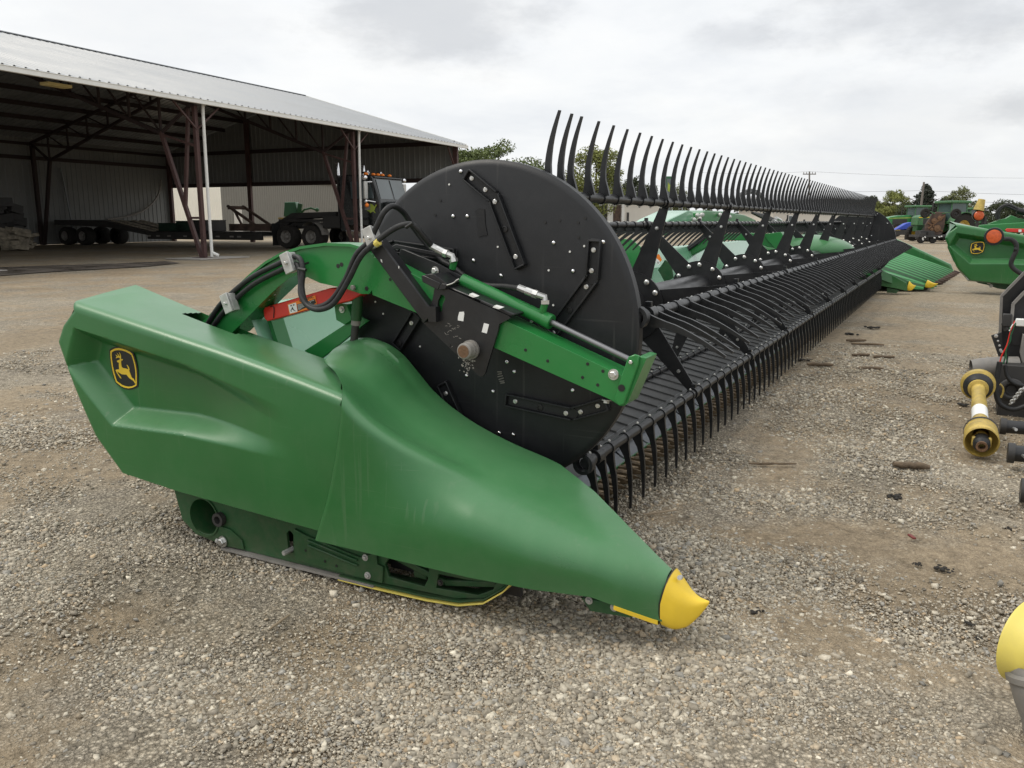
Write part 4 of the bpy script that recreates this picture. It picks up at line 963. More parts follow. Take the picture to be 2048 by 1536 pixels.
def wall_u(v, u0, u1, z0, z1):
    P = []
    us = []; u = u0
    while u < u1: us += [(u, 0), (u + .03, -.03), (u + .06, -.03), (u + .09, 0)]; u += .3048
    us.append((u1, 0)); return [[(u, v + d, z) for u, d in us] for z in (z0, z1)]
MB().grid(wall_u(VB, U0, U1, 0, ZBK + .06)).build('wall', 'wall_in', D, world=False, smooth=20)
vs = []; v = .1
while v < VB: vs += [(v, 0), (v + .03, -.03), (v + .06, -.03), (v + .09, 0)]; v += .3048
MB().grid([[(U1 - .1 + d, v, 3.28 if k == 0 else zroof(v) - .03) for v, d in vs] for k in (0, 1)]).build('gable_wall', 'wall_in', D, world=False, smooth=20)
m = MB()
for z, h in ((3.25, .22), (5.05, .20)): m.box((U1 - .2, VB / 2, z), (.08, VB - .3, h))
m.build('end_girts', 'oxide_dark', D, world=False, smooth=0)
m = MB().box(((U0 + U1) / 2, VB - .12, 4.32), (U1 - U0, .10, .18)).box(((U0 + U1) / 2, VB - .12, 5.0), (U1 - U0, .10, .14)); m.build('rear_girts', 'oxide_dark', D, world=False, smooth=0)
for v in (.05, 6.2, 13.4, VB - .2): MB().box((U1 - .32, v, zroof(v) / 2 - .05), (.16, .24, zroof(v) - .1)).build('end_column', 'oxide', D, world=False, smooth=0)
MB().bar((U1 - .4, .1, 3.9), (U1 - 1.2, .0, 4.8), .06, .06).build('knee_brace', 'oxide', D, world=False)
def truss(u):
    m = MB(); hv, hz = 1.55, 4.0; RVv = VB - 1.5
    top = lambda v: zroof(v) - .30
    bot = lambda v: hz + (6.95 - hz) * (v - hv) / (VR - hv) if v < VR else 6.95 + (4.15 - 6.95) * (v - VR) / (RVv - VR)
    m.bar((u, 0, top(0)), (u, VR, top(VR)), .12, .12); m.bar((u, VR, top(VR)), (u, VB, top(VB)), .12, .12)
    m.bar((u, hv, hz), (u, VR, 6.95), .12, .12); m.bar((u, VR, 6.95), (u, RVv, 4.15), .12, .12)
    st = [hv + (VR - hv) * k / 6 for k in range(7)] + [VR + (RVv - VR) * k / 6 for k in range(1, 7)]
    for i, v in enumerate(st):
        m.bar((u, v, bot(v)), (u, v, top(v)), .07, .07)
        if i < len(st) - 1: m.bar((u, v, bot(v)), (u, st[i + 1], top(st[i + 1])), .05, .05)
    m.bar((u, hv, hz), (u, .2, top(.2)), .09, .09); m.bar((u, RVv, 4.15), (u, VB - .2, top(VB - .2)), .09, .09)
    return m.build('roof_truss', 'oxide_dark', D, world=False, smooth=0)
for u in (-17, -8.5, 0, 8.5): truss(u)
def column(u):
    m = MB(); m.bar((u, .05, .03), (u, .05, 4.75), .12, .13); m.bar((u, .16, .03), (u, 1.55, 4.05), .11, .12); m.bar((u, .72, 1.7), (u, .30, 4.7), .09, .10); m.bar((u, 1.5, 3.95), (u, .1, 3.55), .07, .07); m.bar((u, .12, 1.30), (u, .52, 1.30), .06, .07)
    c = m.build('column', 'oxide', D, world=False, smooth=0)
    for s in (-1, 1): MB().bar((u, .0, 4.05), (u + s * .95, -.05, 4.80), .05, .05).build('knee_brace', 'oxide', c, world=False)
    MB().box((u, .15, .02), (.34, .55, .03)).build('base_plate', 'oxide', c, world=False)
    MB().tube([(u + .16, -.22, 4.78), (u + .16, -.14, 4.5), (u + .14, -.13, .42), (u + .15, -.16, .20), (u + .22, -.34, .10)], .050, 10, smooth=3).build('downspout', 'white_trim', D, world=False)
    MB().box((u + .2, .1, .012), (2.2, 1.5, .025)).build('footing', 'concrete', D, world=False)
for u in (-17, -8.5, 0, 8.5): column(u)
for u in (-17, -8.5, 0, 8.5):
    m = MB(); m.bar((u, VB - .3, 0), (u, VB - .3, 4.9), .16, .18); m.bar((u, VB - .45, 0), (u, VB - 1.5, 4.15), .14, .15); m.build('rear_column', 'oxide_dark', D, world=False, smooth=0)
q = on_u(97, 156, -3.5); MB().box((-3.6, 1.6, 4.98), (.75, .34, .08)).build('light_fixture', 'lamp_yellow', D, world=False)
# things inside the shed
t = thing('pale_arc', 'pale arc curving down the inside of the shed back wall', 'pipe', sh(11, VB - .3), SA)  # pale arc along the back wall, modelled as a bent tube
MB().tube([tuple(on_v(*p, VB - .25) - V((11, VB - .3, 0))) for p in ((322,360),(318,385),(306,405),(285,422),(258,432),(230,437),(215,439))], .055, 8, smooth=5).build('bent_tube', 'silver_grey', t, world=False, smooth=60)
q = on_v(141, 395, VB - .2); t = thing('wall_strip', 'pale upright metal strip leaning on the shed back wall', 'metal strip', sh(q.x, VB - .25), SA)
MB().bar((0, 0, 0), (-.35, .12, 3.9), .16, .03).build('strip', 'roof_metal', t, world=False)
for k, (a, b, w, h_, d_, lab, mt) in enumerate(((10, 478, 1.5, 1.0, .9, 'bundle of torn wrapped cardboard at the far left inside the shed', 'bale'), (42, 480, .9, .85, .7, 'loose pale bundle at the right end of the cardboard heap', 'bale'), (15, 462, 1.2, 2.3, .5, 'dark leaning stack behind the cardboard bundle', 'steel_dark'))):
    p = on_v(a, b, 13.0 + k * .9); t = thing('scrap_bundle', lab, 'scrap bundle', sh(p.x, p.y), SA)
    m = MB()
    for j in range(14): m.box((rng.uniform(-w / 2, w / 2) * .8, rng.uniform(-d_ / 2, d_ / 2) * .8, h_ * (.12 + .8 * j / 14)), (w * rng.uniform(.45, .8), d_ * rng.uniform(.5, .9), h_ * .16), Matrix.Rotation(rng.uniform(-.25, .25), 3, 'X') @ Matrix.Rotation(rng.uniform(-.3, .3), 3, 'Y') @ Matrix.Rotation(rng.uniform(-.5, .5), 3, 'Z'))
    m.build('stacked_sheets', mt, t, world=False, smooth=0)

# ------------------------------------------------------------------ truck tractor and lowboy (axis runs across the shed, nose outwards)
UT = 9.0                               # near side plane in shed coordinates
V0 = on_u(600, 470, UT).y
TR = thing('truck_tractor', 'black day-cab truck tractor parked nose out under the shed behind the second column', 'truck', sh(UT + 1.2, V0), SA - PI / 2)
def tl(px, py, u=UT):                    # pixel on the near side plane -> local (x forward, y left, z)
    q = on_u(px, py, u); return V((V0 - q.y, q.x - (UT + 1.2), q.z))
def wheel(parent, c, r, w, rim='silver_grey', side=-1, name='wheel'):
    t = MB().lathe(V(c) + V((0, side * -.0, 0)), (0, side, 0), [(-w / 2, r * .55), (-w / 2, r * .93), (-w * .3, r), (w * .3, r), (w / 2, r * .93), (w / 2, r * .56), (w * .35, r * .52)], 32).build(name, 'tyre', parent, world=False, smooth=40)
    m = MB().lathe(V(c), (0, side, 0), [(w * .42, r * .56), (w * .47, r * .53), (w * .30, r * .46), (w * .18, r * .40), (w * .22, r * .22), (w * .42, r * .17), (w * .44, 0)], 28)
    rm = m.build('rim', rim, t, world=False, smooth=30)
    m = MB()
    for k in range(8): m.sphere(V(c) + V((math.cos(2 * PI * k / 8) * r * .31, side * w * .20, math.sin(2 * PI * k / 8) * r * .31)), r * .035, 6, 4)
    m.build('lug_nuts', 'zinc_dull', rm, world=False)
    return t
WR = .52
xa, xb = tl(572, 470).x, tl(622, 470).x
for x in (xa, xb):
    for y, sd in ((-.98, -1), (.98, 1)): wheel(TR, (x, y, WR), WR, .52, side=sd)
xc = tl(676, 400).x
wheel(TR, (xc + 3.3, -1.0, WR), WR, .3, side=-1); wheel(TR, (xc + 3.3, 1.0, WR), WR, .3, side=1)
m = MB().box(((xa - 1.2 + xc + 4.2) / 2, -.42, 1.0), (xc + 5.2 - xa, .1, .28)).box(((xa - 1.2 + xc + 4.2) / 2, .42, 1.0), (xc + 5.2 - xa, .1, .28)); m.build('chassis', 'steel_dark', TR, world=False)
m = MB().box((xa + .7, 0, 1.22), (2.9, 1.5, .12)); m.box((xb + 1.3, 0, 1.16), (1.6, 2.0, .5)); m.build('rear_deck', 'steel_dark', TR, world=False, bevel=.01)
MB().lathe((xb - .6, 0, 1.32), (0, 0, 1), [(0, .5), (.08, .48), (.10, 0)], 24).build('fifth_wheel', 'steel_dark', TR, world=False)
P = [[(xb + .62 * math.cos(a), y, WR + .64 * math.sin(a)) for y in (-1.25, -.72)] for a in [math.radians(8 + 9 * k) for k in range(15)]]
MB().grid(P).build('mudguard', 'silver_grey', TR, world=False, smooth=40)
P = [[(xa - .72, y, z) for y in (-1.25, -.72)] for z in (.12, 1.1)]
MB().grid(P).build('mud_flap', 'rubber', TR, world=False)
cw = 1.12
cabp = [(xc, .75), (xc, 3.02), (xc + .25, 3.12), (xc + 1.55, 3.08), (xc + 1.75, 2.95), (xc + 2.05, 2.05), (xc + 2.05, .75)]
cb_ = MB().prism([(x, -cw, z) for x, z in cabp], (0, 2 * cw, 0)).build('cab', 'truck_paint', TR, world=False, bevel=.05)
MB().box((xc + 3.0, 0, 1.45), (1.95, 1.7, 1.1)).build('hood', 'truck_paint', TR, world=False, bevel=.10)
for sd in (-1, 1): MB().prism([(xc + 2.45 + 1.6 * t, sd * 1.2, .55 + .62 * math.sin(PI * t)) for t in [k / 10 for k in range(11)]], (0, -sd * .4, 0)).build('front_fender', 'truck_paint', TR, world=False, bevel=.03)
MB().box((xc + 4.05, 0, .62), (.22, 2.3, .36)).build('bumper', 'chrome', TR, world=False, bevel=.05)
MB().box((xc + 3.99, 0, 1.42), (.04, 1.15, .85)).build('grille', 'chrome', TR, world=False, bevel=.02)
for sd in (-1, 1): MB().prism([(xc + 1.778 + .006, sd * .06, 2.90), (xc + 2.035, sd * .06, 2.10), (xc + 2.035, sd * 1.02, 2.10), (xc + 1.778 + .006, sd * .98, 2.90)], (.008, 0, .003)).build('windshield', 'glass', TR, world=False, smooth=0)
for sd in (-1, 1):
    dr = MB().box((xc + 1.15, sd * (cw + .008), 1.65), (1.2, .018, 1.75)).build('door', 'truck_paint', TR, world=False, bevel=.008)
    MB().prism([(xc + .62, sd * (cw + .021), 2.12), (xc + 1.78, sd * (cw + .021), 2.12), (xc + 1.60, sd * (cw + .021), 2.82), (xc + .62, sd * (cw + .021), 2.82)], (0, -.004 * sd, 0)).build('side_window', 'glass', dr, world=False, smooth=0)
    m = MB()
    m.bar((xc + 1.70, sd * (cw + .02), 2.80), (xc + 1.60, sd * 1.5, 2.78), .03, .03).bar((xc + 1.85, sd * (cw + .02), 1.98), (xc + 1.60, sd * 1.5, 2.05), .03, .03).bar((xc + 1.62, sd * (cw + .02), 2.86), (xc + 1.38, sd * (cw + .02), 2.05), .035, .03).sphere((xc + 1.60, sd * 1.5, 2.95), .11, 12, 8).sphere((xc + 1.62, sd * 1.5, 2.0), .08, 10, 8)
    mm = m.build('mirror_arm', 'chrome', TR, world=False)
    MB().box((xc + 1.62, sd * 1.5, 2.45), (.08, .22, .70)).build('mirror', 'zinc_dull', mm, world=False, bevel=.02)
    MB().sphere((xc + 1.66, sd * 1.5, 1.84), .085, 10, 8).build('turn_lamp', 'orange', mm, world=False)
    MB().tube([(xc - .12, sd * .95, 1.0), (xc - .12, sd * .95, 3.35), (xc - .22, sd * .95, 3.62)], .07, 12, smooth=3).build('exhaust_stack', 'chrome', TR, world=False)
MB().bar((xc + 1.72, -1.08, 3.0), (xc + 1.72, 1.08, 3.0), .16, .05).build('sun_visor', 'truck_paint', TR, world=False)
for y in (-.9, -.35, 0, .35, .9): MB().sphere((xc + 1.25, y, 3.13), .075, 10, 6, (1.4, 1, 1)).build('roof_lamp', 'orange', TR, world=False)
for y in (-.5, .5): MB().lathe((xc + .9, y, 3.22), (1, 0, 0), [(-.25, .03), (.1, .05), (.2, .1)], 10).build('air_horn', 'chrome', TR, world=False)
# door emblem: map-shaped yellow patch with a grey panel
mp = [(0,.30),(.08,.38),(.20,.36),(.30,.40),(.42,.34),(.50,.30),(.52,.20),(.60,.26),(.66,.36),(.70,.30),(.62,.16),(.58,.06),(.52,-.04),(.60,-.16),(.56,-.20),(.48,-.10),(.36,-.12),(.26,-.20),(.20,-.10),(.06,-.06),(.0,.08)]
dq = tl(731, 420)
o = MB().prism([(dq.x + a * .75, -(cw + .020), dq.z + b * .65) for a, b in mp], (0, -.004, 0)).build('door_emblem', 'lime_stripe', TR, world=False, smooth=0)
MB().box((dq.x + .06, -(cw + .026), dq.z + .12), (.28, .003, .24)).build('lettering_panel', 'silver_grey', o, world=False, smooth=0)
m = MB().box((xc - .06, 0, 2.0), (.08, 2.2, 2.2)); m.build('headache_rack', 'steel_dark', TR, world=False)
m = MB().cyl((xc + .4, -.98, .78), (xc + 1.7, -.98, .78), .30, n=20); m.build('fuel_tank', 'chrome', TR, world=False, smooth=40)

LB = thing('lowboy_trailer', 'long low-bed trailer with a sloped ramp section coupled behind the black truck', 'trailer', sh(UT + 1.2, V0 + 8), SA - PI / 2)
VL = V0 + 8
def ll(px, py, u=UT): q = on_u(px, py, u); return V((VL - q.y, q.x - (UT + 1.2), q.z))
xg = ll(525, 470).x; xr0 = ll(296, 466).x; xr1 = ll(215, 446).x; xe = ll(112, 460).x
m = MB().box(((xg + xr0) / 2, 0, .62), (xg - xr0, 2.5, .16)); m.box(((xg + xr0) / 2, -1.2, .48), (xg - xr0, .12, .26)); m.build('low_deck', 'steel_dark', LB, world=False, bevel=.01)
m = MB().prism([(xr0, -1.25, .54), (xr0, -1.25, .70), (xr1, -1.25, 1.20), (xe, -1.25, 1.26), (xe, -1.25, 1.02), (xr1, -1.25, .9)], (0, 2.5, 0)); m.build('ramp_section', 'steel_dark', LB, world=False)
for y in (-.85, -.35, .35, .85): MB().bar((xr0 + .05, y, .73), (xr1, y, 1.225), .22, .05).build('ramp_plank', 'plank', LB, world=False)
for px_ in (130, 165):
    x = ll(px_, 470).x
    for y, sd in ((-1.0, -1), (1.0, 1)): wheel(LB, (x, y, .45), .45, .5, side=sd)
m = MB().prism([(xg, -.6, .6), (xg, -.6, 1.0), (xg + 1.2, -.6, 1.55), (xg + 3.6, -.6, 1.60), (xg + 3.6, -.6, 1.38), (xg + 1.5, -.6, 1.30)], (0, 1.2, 0)); m.build('gooseneck', 'steel_dark', LB, world=False, bevel=.02)
m = MB()
for p in (372, 300, 340, 437, 465, 480, 318): x = ll(p, 470).x; m.box((x, -1.265, .50), (.22, .01, .07))
m.build('reflectors', 'silver_grey', LB, world=False, smooth=0)
for x0_, w, h_, mt, nm, lab in ((ll(322, 460).x, 1.5, .36, 'box_green', 'toolbox', 'dark green box on the trailer deck'), (ll(350, 460).x, 1.0, .46, 'box_green', 'toolbox', 'taller green box in the middle of the trailer deck'), (ll(378, 460).x, 1.1, .5, 'steel_dark', 'toolbox', 'black crate on the trailer deck beside the column')):
    t = thing(nm, lab, 'box', LB.matrix_basis @ V((x0_, 0, .71)), SA - PI / 2); m = MB().box((0, 0, h_ / 2), (w, 1.3, h_)); m.build('body', mt, t, world=False, bevel=.02); MB().box((0, 0, h_ + .02), (w * 1.02, 1.32, .04)).build('lid', mt, t, world=False)
t = thing('loader_frame', 'rusty brown frame with a raised slanted arm on the trailer deck', 'frame', LB.matrix_basis @ V((ll(480, 460).x, 0, .71)), SA - PI / 2)
m = MB().box((0, 0, .2), (2.4, 1.2, .32)); a = ll(441, 434) - ll(480, 460); m.bar((.3, -.5, .3), (-1.3, -.5, 1.18), .12, .10).bar((.3, .5, .3), (-1.3, .5, 1.18), .12, .10).bar((-.5, -.5, .3), (-.9, -.5, .95), .08, .08).box((-1.2, 0, 1.1), (.12, 1.1, .16)); m.build('welded_frame', 'rust_deck', t, world=False)
# ------------------------------------------------------------------ buildings behind the shed
def fl2(px, dist, z=0.0): p = far(px, 442, dist); return V((p.x, p.y, z))
A0, A1, B1 = fl2(200, 60), fl2(445, 62), fl2(700, 80)
B = thing('metal_building', 'cream metal building seen through the opening in the shed end wall', 'building', A1)
def wallpair(a, b, z1, mt, name, par, off=V((0, 0, 0)), rib=.3):
    L = (b - a).length; d = (b - a).normalized(); n = V((d.y, -d.x, 0)); us = []; u = 0
    while u < L: us += [(u, 0), (u + .04, .03), (u + .08, .03), (u + .12, 0)]; u += rib
    us.append((L, 0))
    return MB().grid([[tuple(a + d * u + n * w + V((0, 0, z))) for u, w in us] for z in (0, z1)]).build(name, mt, par, smooth=20)
wallpair(A0, A1, 5.2, 'cream', 'front_wall', B); sw = wallpair(A1, B1, 4.5, 'shade_wall', 'wall', B)
bk_ = fl2(300, 85); MB().prism([tuple(p + V((0, 0, 4.62))) for p in (A0, A1, B1, bk_)], (0, 0, .1)).build('roof', 'roof_metal', B)
d = (B1 - A1).normalized(); n = V((d.y, -d.x, 0))
MB().bar(A1 + n * .1 + V((0, 0, 4.55)), B1 + n * .1 + V((0, 0, 4.55)), .12, .30).build('fascia', 'white_trim', B)
dp = A1 + d * 1.3; dd = MB().prism([dp + n * .04, dp + d * 1.0 + n * .04, dp + d * 1.0 + n * .04 + V((0, 0, 2.1)), dp + n * .04 + V((0, 0, 2.1))], n * .03).build('door', 'beige', B)
MB().sphere(dp + d * .9 + n * .09 + V((0, 0, 1.0)), .04, 8, 6).build('handle', 'zinc_dull', dd)
c = fl2(430, 56); t = thing('traffic_cone', 'orange traffic cone standing by the cream wall behind the trailer', 'cone', c)
MB().lathe(c, (0, 0, 1), [(0, .24), (.04, .24), (.04, .17), (.7, .04), (.72, 0)], 16).build('cone_body', 'orange', t)
c = fl2(586, 50); t = thing('seeder_unit', 'green seed hopper machine with a folded arm behind the truck frame', 'farm machine', c)
MB().prism([c + RT * a + V((0, 0, b)) for a, b in ((-.55, 1.45), (.3, 1.45), (.2, 2.3), (-.45, 2.3))], V((FW.x, FW.y, 0)) * .8).build('hopper', 'sign_green', t, bevel=.04)
m = MB().tube([c + RT * .35 + V((0, 0, 1.5)), c + RT * .7 + V((0, 0, 1.85)), c + RT * 1.1 + V((0, 0, 1.95)), c + RT * 1.5 + V((0, 0, 1.8))], .06, 8).sphere(c + RT * 1.45 + V((0, 0, 1.85)), .13, 10, 8); m.bar(c + RT * .3 + V((0, 0, 1.3)), c + RT * .5 + V((0, 0, 2.2)), .25, .25); m.build('folded_arm', 'green_dark', t)
m = MB().bar(c + RT * -.8 + V((0, 0, 1.36)), c + RT * .5 + V((0, 0, 1.36)), .5, .08)
for a in (-.6, .3): m.bar(c + RT * a, c + RT * a + V((0, 0, 1.36)), .1, .1)
m.build('stand', 'yellow_old', t)
c0, c1 = fl2(1150, 80), fl2(1318, 82); S2 = thing('storefront', 'low pale storefront with two dark doorways seen under the upper reel bar', 'building', c0)
d = (c1 - c0).normalized(); n = V((d.y, -d.x, 0)); L = (c1 - c0).length
MB().prism([c0, c1, c1 + V((0, 0, 3.1)), c0 + V((0, 0, 3.1))], -n * 6).build('walls', 'beige', S2)
MB().prism([c0 + V((0, 0, 3.1)) + n * .4, c1 + V((0, 0, 3.1)) + n * .4, c1 + V((0, 0, 3.35)) + n * .4, c0 + V((0, 0, 3.35)) + n * .4], -n * 7).build('roof', 'white_trim', S2)
def feature(px0, px1, z0, z1, name, mt, th=.08):
    q = lambda px: (lambda p: c0 + d * (p - c0).dot(d))(fl2(px, 81))
    a, b = q(px0), q(px1); return MB().prism([a + n * .002 + V((0, 0, z0)), b + n * .002 + V((0, 0, z0)), b + n * .002 + V((0, 0, z1)), a + n * .002 + V((0, 0, z1))], n * th).build(name, mt, S2, smooth=0)
feature(1186, 1210, 0, 2.7, 'doorway', 'black_ink'); feature(1211, 1223, 0, 2.9, 'pilaster', 'white_trim', .25); feature(1225, 1241, 0, 2.7, 'doorway', 'rust_deck'); feature(1242, 1248, 0, 2.9, 'pilaster', 'white_trim', .2); feature(1255, 1259, 1.0, 2.0, 'vent', 'steel_dark', .1)
c0, c1 = fl2(1545, 86), fl2(1690, 88); HS = thing('house', 'single-storey grey house with a dark-shuttered window seen between the tines', 'house', c0)
d = (c1 - c0).normalized(); n = V((d.y, -d.x, 0)); mid = (c0 + c1) / 2
MB().prism([c0, c1, c1 + V((0, 0, 2.5)), c0 + V((0, 0, 2.5))], -n * 7).build('walls', 'beige', HS)
MB().prism([c0 - d * .4 + n * .5 + V((0, 0, 2.45)), c0 - d * .4 - n * 3.5 + V((0, 0, 3.9)), c0 - d * .4 - n * 7.5 + V((0, 0, 2.45))], d * ((c1 - c0).length + .8)).build('roof', 'gable', HS)
def hf(px0, px1, z0, z1, name, mt, par, th):
    q = lambda px: (lambda p: c0 + d * (p - c0).dot(d))(fl2(px, 86.6)); a, b = q(px0), q(px1)
    return MB().prism([a + n * .003 + V((0, 0, z0)), b + n * .003 + V((0, 0, z0)), b + n * .003 + V((0, 0, z1)), a + n * .003 + V((0, 0, z1))], n * th).build(name, mt, par, smooth=0)
w = hf(1574, 1592, 1.05, 1.75, 'window', 'white', HS, .06); hf(1575, 1582.5, 1.1, 1.7, 'pane', 'glass', w, .07); hf(1583.5, 1591, 1.1, 1.7, 'pane', 'glass', w, .07)
hf(1571, 1573.8, 1.0, 1.8, 'shutter', 'black_ink', HS, .05); hf(1592.2, 1595, 1.0, 1.8, 'shutter', 'black_ink', HS, .05)
c = fl2(1332, 72); t = thing('pylon_sign', 'tall grey-green pylon sign with a yellow mark standing behind the tines', 'sign', c)
MB().prism([c - RT * .33, c + RT * .33, c + RT * .33 + V((0, 0, 4.9)), c - RT * .33 + V((0, 0, 4.9))], V((FW.x, FW.y, 0)) * .3).build('panel', 'sign_green', t, bevel=.03)
o = MB().prism([c - RT * .05 + V((0, 0, .2)), c + RT * .30 + V((0, 0, .2)), c + RT * .30 + V((0, 0, 4.7)), c - RT * .05 + V((0, 0, 4.7))], -V((FW.x, FW.y, 0)) * .02).build('pale_face', 'glass', t, smooth=0)
MB().prism([c + RT * .03 - V((FW.x, FW.y, 0)) * .02 + V((0, 0, 3.7)), c + RT * .22 - V((FW.x, FW.y, 0)) * .02 + V((0, 0, 3.6)), c + RT * .24 - V((FW.x, FW.y, 0)) * .02 + V((0, 0, 4.2)), c + RT * .05 - V((FW.x, FW.y, 0)) * .02 + V((0, 0, 4.4))], -V((FW.x, FW.y, 0)) * .02).build('yellow_mark', 'lime_stripe', t, smooth=0)

# ------------------------------------------------------------------ tractors, mower and blue machine in the yard behind
LEFT = math.atan2(-RT.y, -RT.x)
def ag_tyre(par, c, r, w, rim, name='wheel'):
    ax_ = (0, 1 if c[1] > 0 else -1, 0); t = MB().lathe(c, ax_, [(-w / 2, r * .5), (-w / 2, r * .9), (-w * .35, r * .96), (w * .35, r * .96), (w / 2, r * .9), (w / 2, r * .52), (w * .4, r * .5)], 32)
    for k in range(22):
        a = 2 * PI * k / 22
        for sd in (-1, 1): t.bar(V(c) + V((math.cos(a) * r * .97, 0, math.sin(a) * r * .97)), V(c) + V((math.cos(a + .14) * r * .97, sd * w * .48, math.sin(a + .14) * r * .95)), .05 * r, .06 * r, up=(math.cos(a), 0, math.sin(a)))
    o = t.build(name, 'tyre', par, world=False, smooth=40)
    MB().lathe(c, ax_, [(w * .38, r * .53), (w * .44, r * .50), (w * .25, r * .42), (w * .05, r * .36), (w * .10, r * .14), (w * .3, r * .12), (w * .31, 0)], 28).build('rim', rim, o, world=False, smooth=30)
    return o
def tractor(name, label, px, dist, s, rz, rf=.62, rr=.95, hood='green_old', stripe='yellow', roof='green_old', slope=0.0, glass='glass_green'):
    t = thing(name, label, 'tractor', fl2(px, dist), rz); t.scale = (1, 1, 1)
    k = s
    ag_tyre(t, (2.55 * k, -.8 * k, rf * k), rf * k, .34 * k, 'yellow'); ag_tyre(t, (2.55 * k, .8 * k, rf * k), rf * k, .34 * k, 'yellow')
    ag_tyre(t, (0, -.95 * k, rr * k), rr * k, .52 * k, 'yellow_old'); ag_tyre(t, (0, .95 * k, rr * k), rr * k, .52 * k, 'yellow_old')
    hp = [(.9, 1.15), (.9, 1.92 + slope * .6), (2.2, 1.90 + slope * .35), (3.0, 1.82), (3.15, 1.70), (3.18, 1.15)]
    h_ = MB().prism([(x * k, -.38 * k, z * k) for x, z in hp], (0, .76 * k, 0)).build('hood', hood, t, world=False, bevel=.05 * k)
    MB().prism([(x * k, -.39 * k, z * k) for x, z in ((1.3, 1.2), (1.3, 1.62), (2.75, 1.62), (2.75, 1.2))], (0, .78 * k, 0)).build('side_screen', 'steel_dark', t, world=False)
    MB().prism([(x * k, -.395 * k, z * k) for x, z in ((.95, 1.70), (.95, 1.77 + slope * .2), (3.10, 1.72), (3.12, 1.66))], (0, .79 * k, 0)).build('hood_stripe', stripe, t, world=False)
    MB().box((1.3 * k, 0, .95 * k), (3.6 * k, .5 * k, .5 * k)).build('frame', 'green_dark', t, world=False, bevel=.04)
    m = MB()
    for x, y in ((-.55, -.72), (.78, -.72), (-.55, .72), (.78, .72)): m.bar((x * k, y * k, 1.4 * k), (x * k * .95, y * k * .95, 2.7 * k), .08 * k, .08 * k)
    m.bar((.1 * k, -.72 * k, 1.4 * k), (.1 * k, -.69 * k, 2.7 * k), .06 * k, .06 * k); m.box((.1 * k, 0, 1.35 * k), (1.45 * k, 1.5 * k, .2 * k))
    cb = m.build('cab', roof, t, world=False)
    for (a, b) in (((-.53, -.71), (.06, -.71)), ((.13, -.71), (.76, -.71)), ((-.53, .71), (.76, .71)), ((.77, -.68), (.77, .68)), ((-.55, -.68), (-.55, .68))):
        MB().add([(a[0] * k, a[1] * k, 1.45 * k), (b[0] * k, b[1] * k, 1.45 * k), (b[0] * .95 * k, b[1] * .95 * k, 2.68 * k), (a[0] * .95 * k, a[1] * .95 * k, 2.68 * k)], [(0, 1, 2, 3)]).build('window', glass, cb, world=False, smooth=0)
    MB().box((.12 * k, 0, 2.78 * k), (1.75 * k, 1.75 * k, .20 * k)).build('roof', roof, t, world=False, bevel=.07 * k)
    MB().box((.05 * k, 0, 1.75 * k), (.5 * k, .5 * k, .7 * k)).build('seat', 'black_ink', t, world=False, bevel=.08)
    MB().cyl((1.5 * k, -.3 * k, 1.9 * k), (1.5 * k, -.3 * k, 2.75 * k), .05 * k, n=10).build('exhaust_pipe', 'steel_dark', t, world=False)
    for y in (-1.0, 1.0): MB().prism([(math.cos(a) * (rr + .08) * k, (y - .3) * k, (rr + math.sin(a) * (rr + .08)) * k) for a in [math.radians(20 + 14 * j) for j in range(10)]] + [(math.cos(a) * (rr + .03) * k, (y - .3) * k, (rr + math.sin(a) * (rr + .03)) * k) for a in [math.radians(146 - 14 * j) for j in range(10)]], (0, .6 * k, 0)).build('rear_fender', roof, t, world=False, smooth=40)
    return t
t = tractor('farm_tractor', 'old green tractor with a yellow front wheel and a tall cab behind the rusty mower', 1905, 51, .83, LEFT + .22, rf=.58, rr=1.0, hood='green_old')
t2 = tractor('farm_tractor', 'newer green tractor with a bright lime hood top behind the old tractor', 1836, 66, .83, LEFT + .10, hood='green_paint', stripe='lime_stripe', slope=.12)
t3 = tractor('farm_tractor', 'small green tractor seen from behind with an orange slow-vehicle triangle', 1943, 72, .80, HEAD + .25)
MB().prism([(-.75, -.16, 1.25), (-.75, .16, 1.25), (-.75, 0, 1.55)], (-.02, 0, 0)).build('slow_vehicle_triangle', 'orange', t3, world=False, smooth=0)
c = fl2(1872, 46.5); W_ = thing('rotary_mower', 'rusty brown mower wing folded upright above a black wheeled frame', 'mower', c, LEFT)
dk = MB().prism([(.50, 0, .55), (.55, 0, 1.0), (.20, 0, 1.62), (-.05, 0, 1.70), (-.52, 0, 1.66), (-.50, 0, .9), (-.42, 0, .5), (.1, 0, .40)], (0, .14, 0)).build('folded_wing', 'rust_deck', W_, world=False, bevel=.03)
m = MB()
for a, b, r in ((.1, 1.2, .16), (-.1, .8, .2), (.2, .75, .1), (-.2, 1.35, .14)): m.lathe((a, -.0, b), (0, -1, 0), [(0, r), (.05, r * .9), (.06, r * .3), (.10, 0)], 14)
m.bar((.4, -.02, .8), (-.45, -.02, 1.5), .05, .07).bar((.45, -.02, 1.1), (-.4, -.02, .65), .05, .07); m.build('deck_ribs', 'rust', dk, world=False)
m = MB().box((0, .2, .38), (2.1, 1.2, .12)).box((.5, .2, .55), (.7, .6, .25)).bar((.9, 0, .3), (-1.2, 0, .45), .1, .1)
for k in range(16): m.box((rng.uniform(-1, 1), rng.uniform(-.4, .4), rng.uniform(.15, .6)), (rng.uniform(.1, .35), .15, rng.uniform(.06, .25)))
m.build('under_frame', 'steel_dark', W_, world=False, bevel=.01)
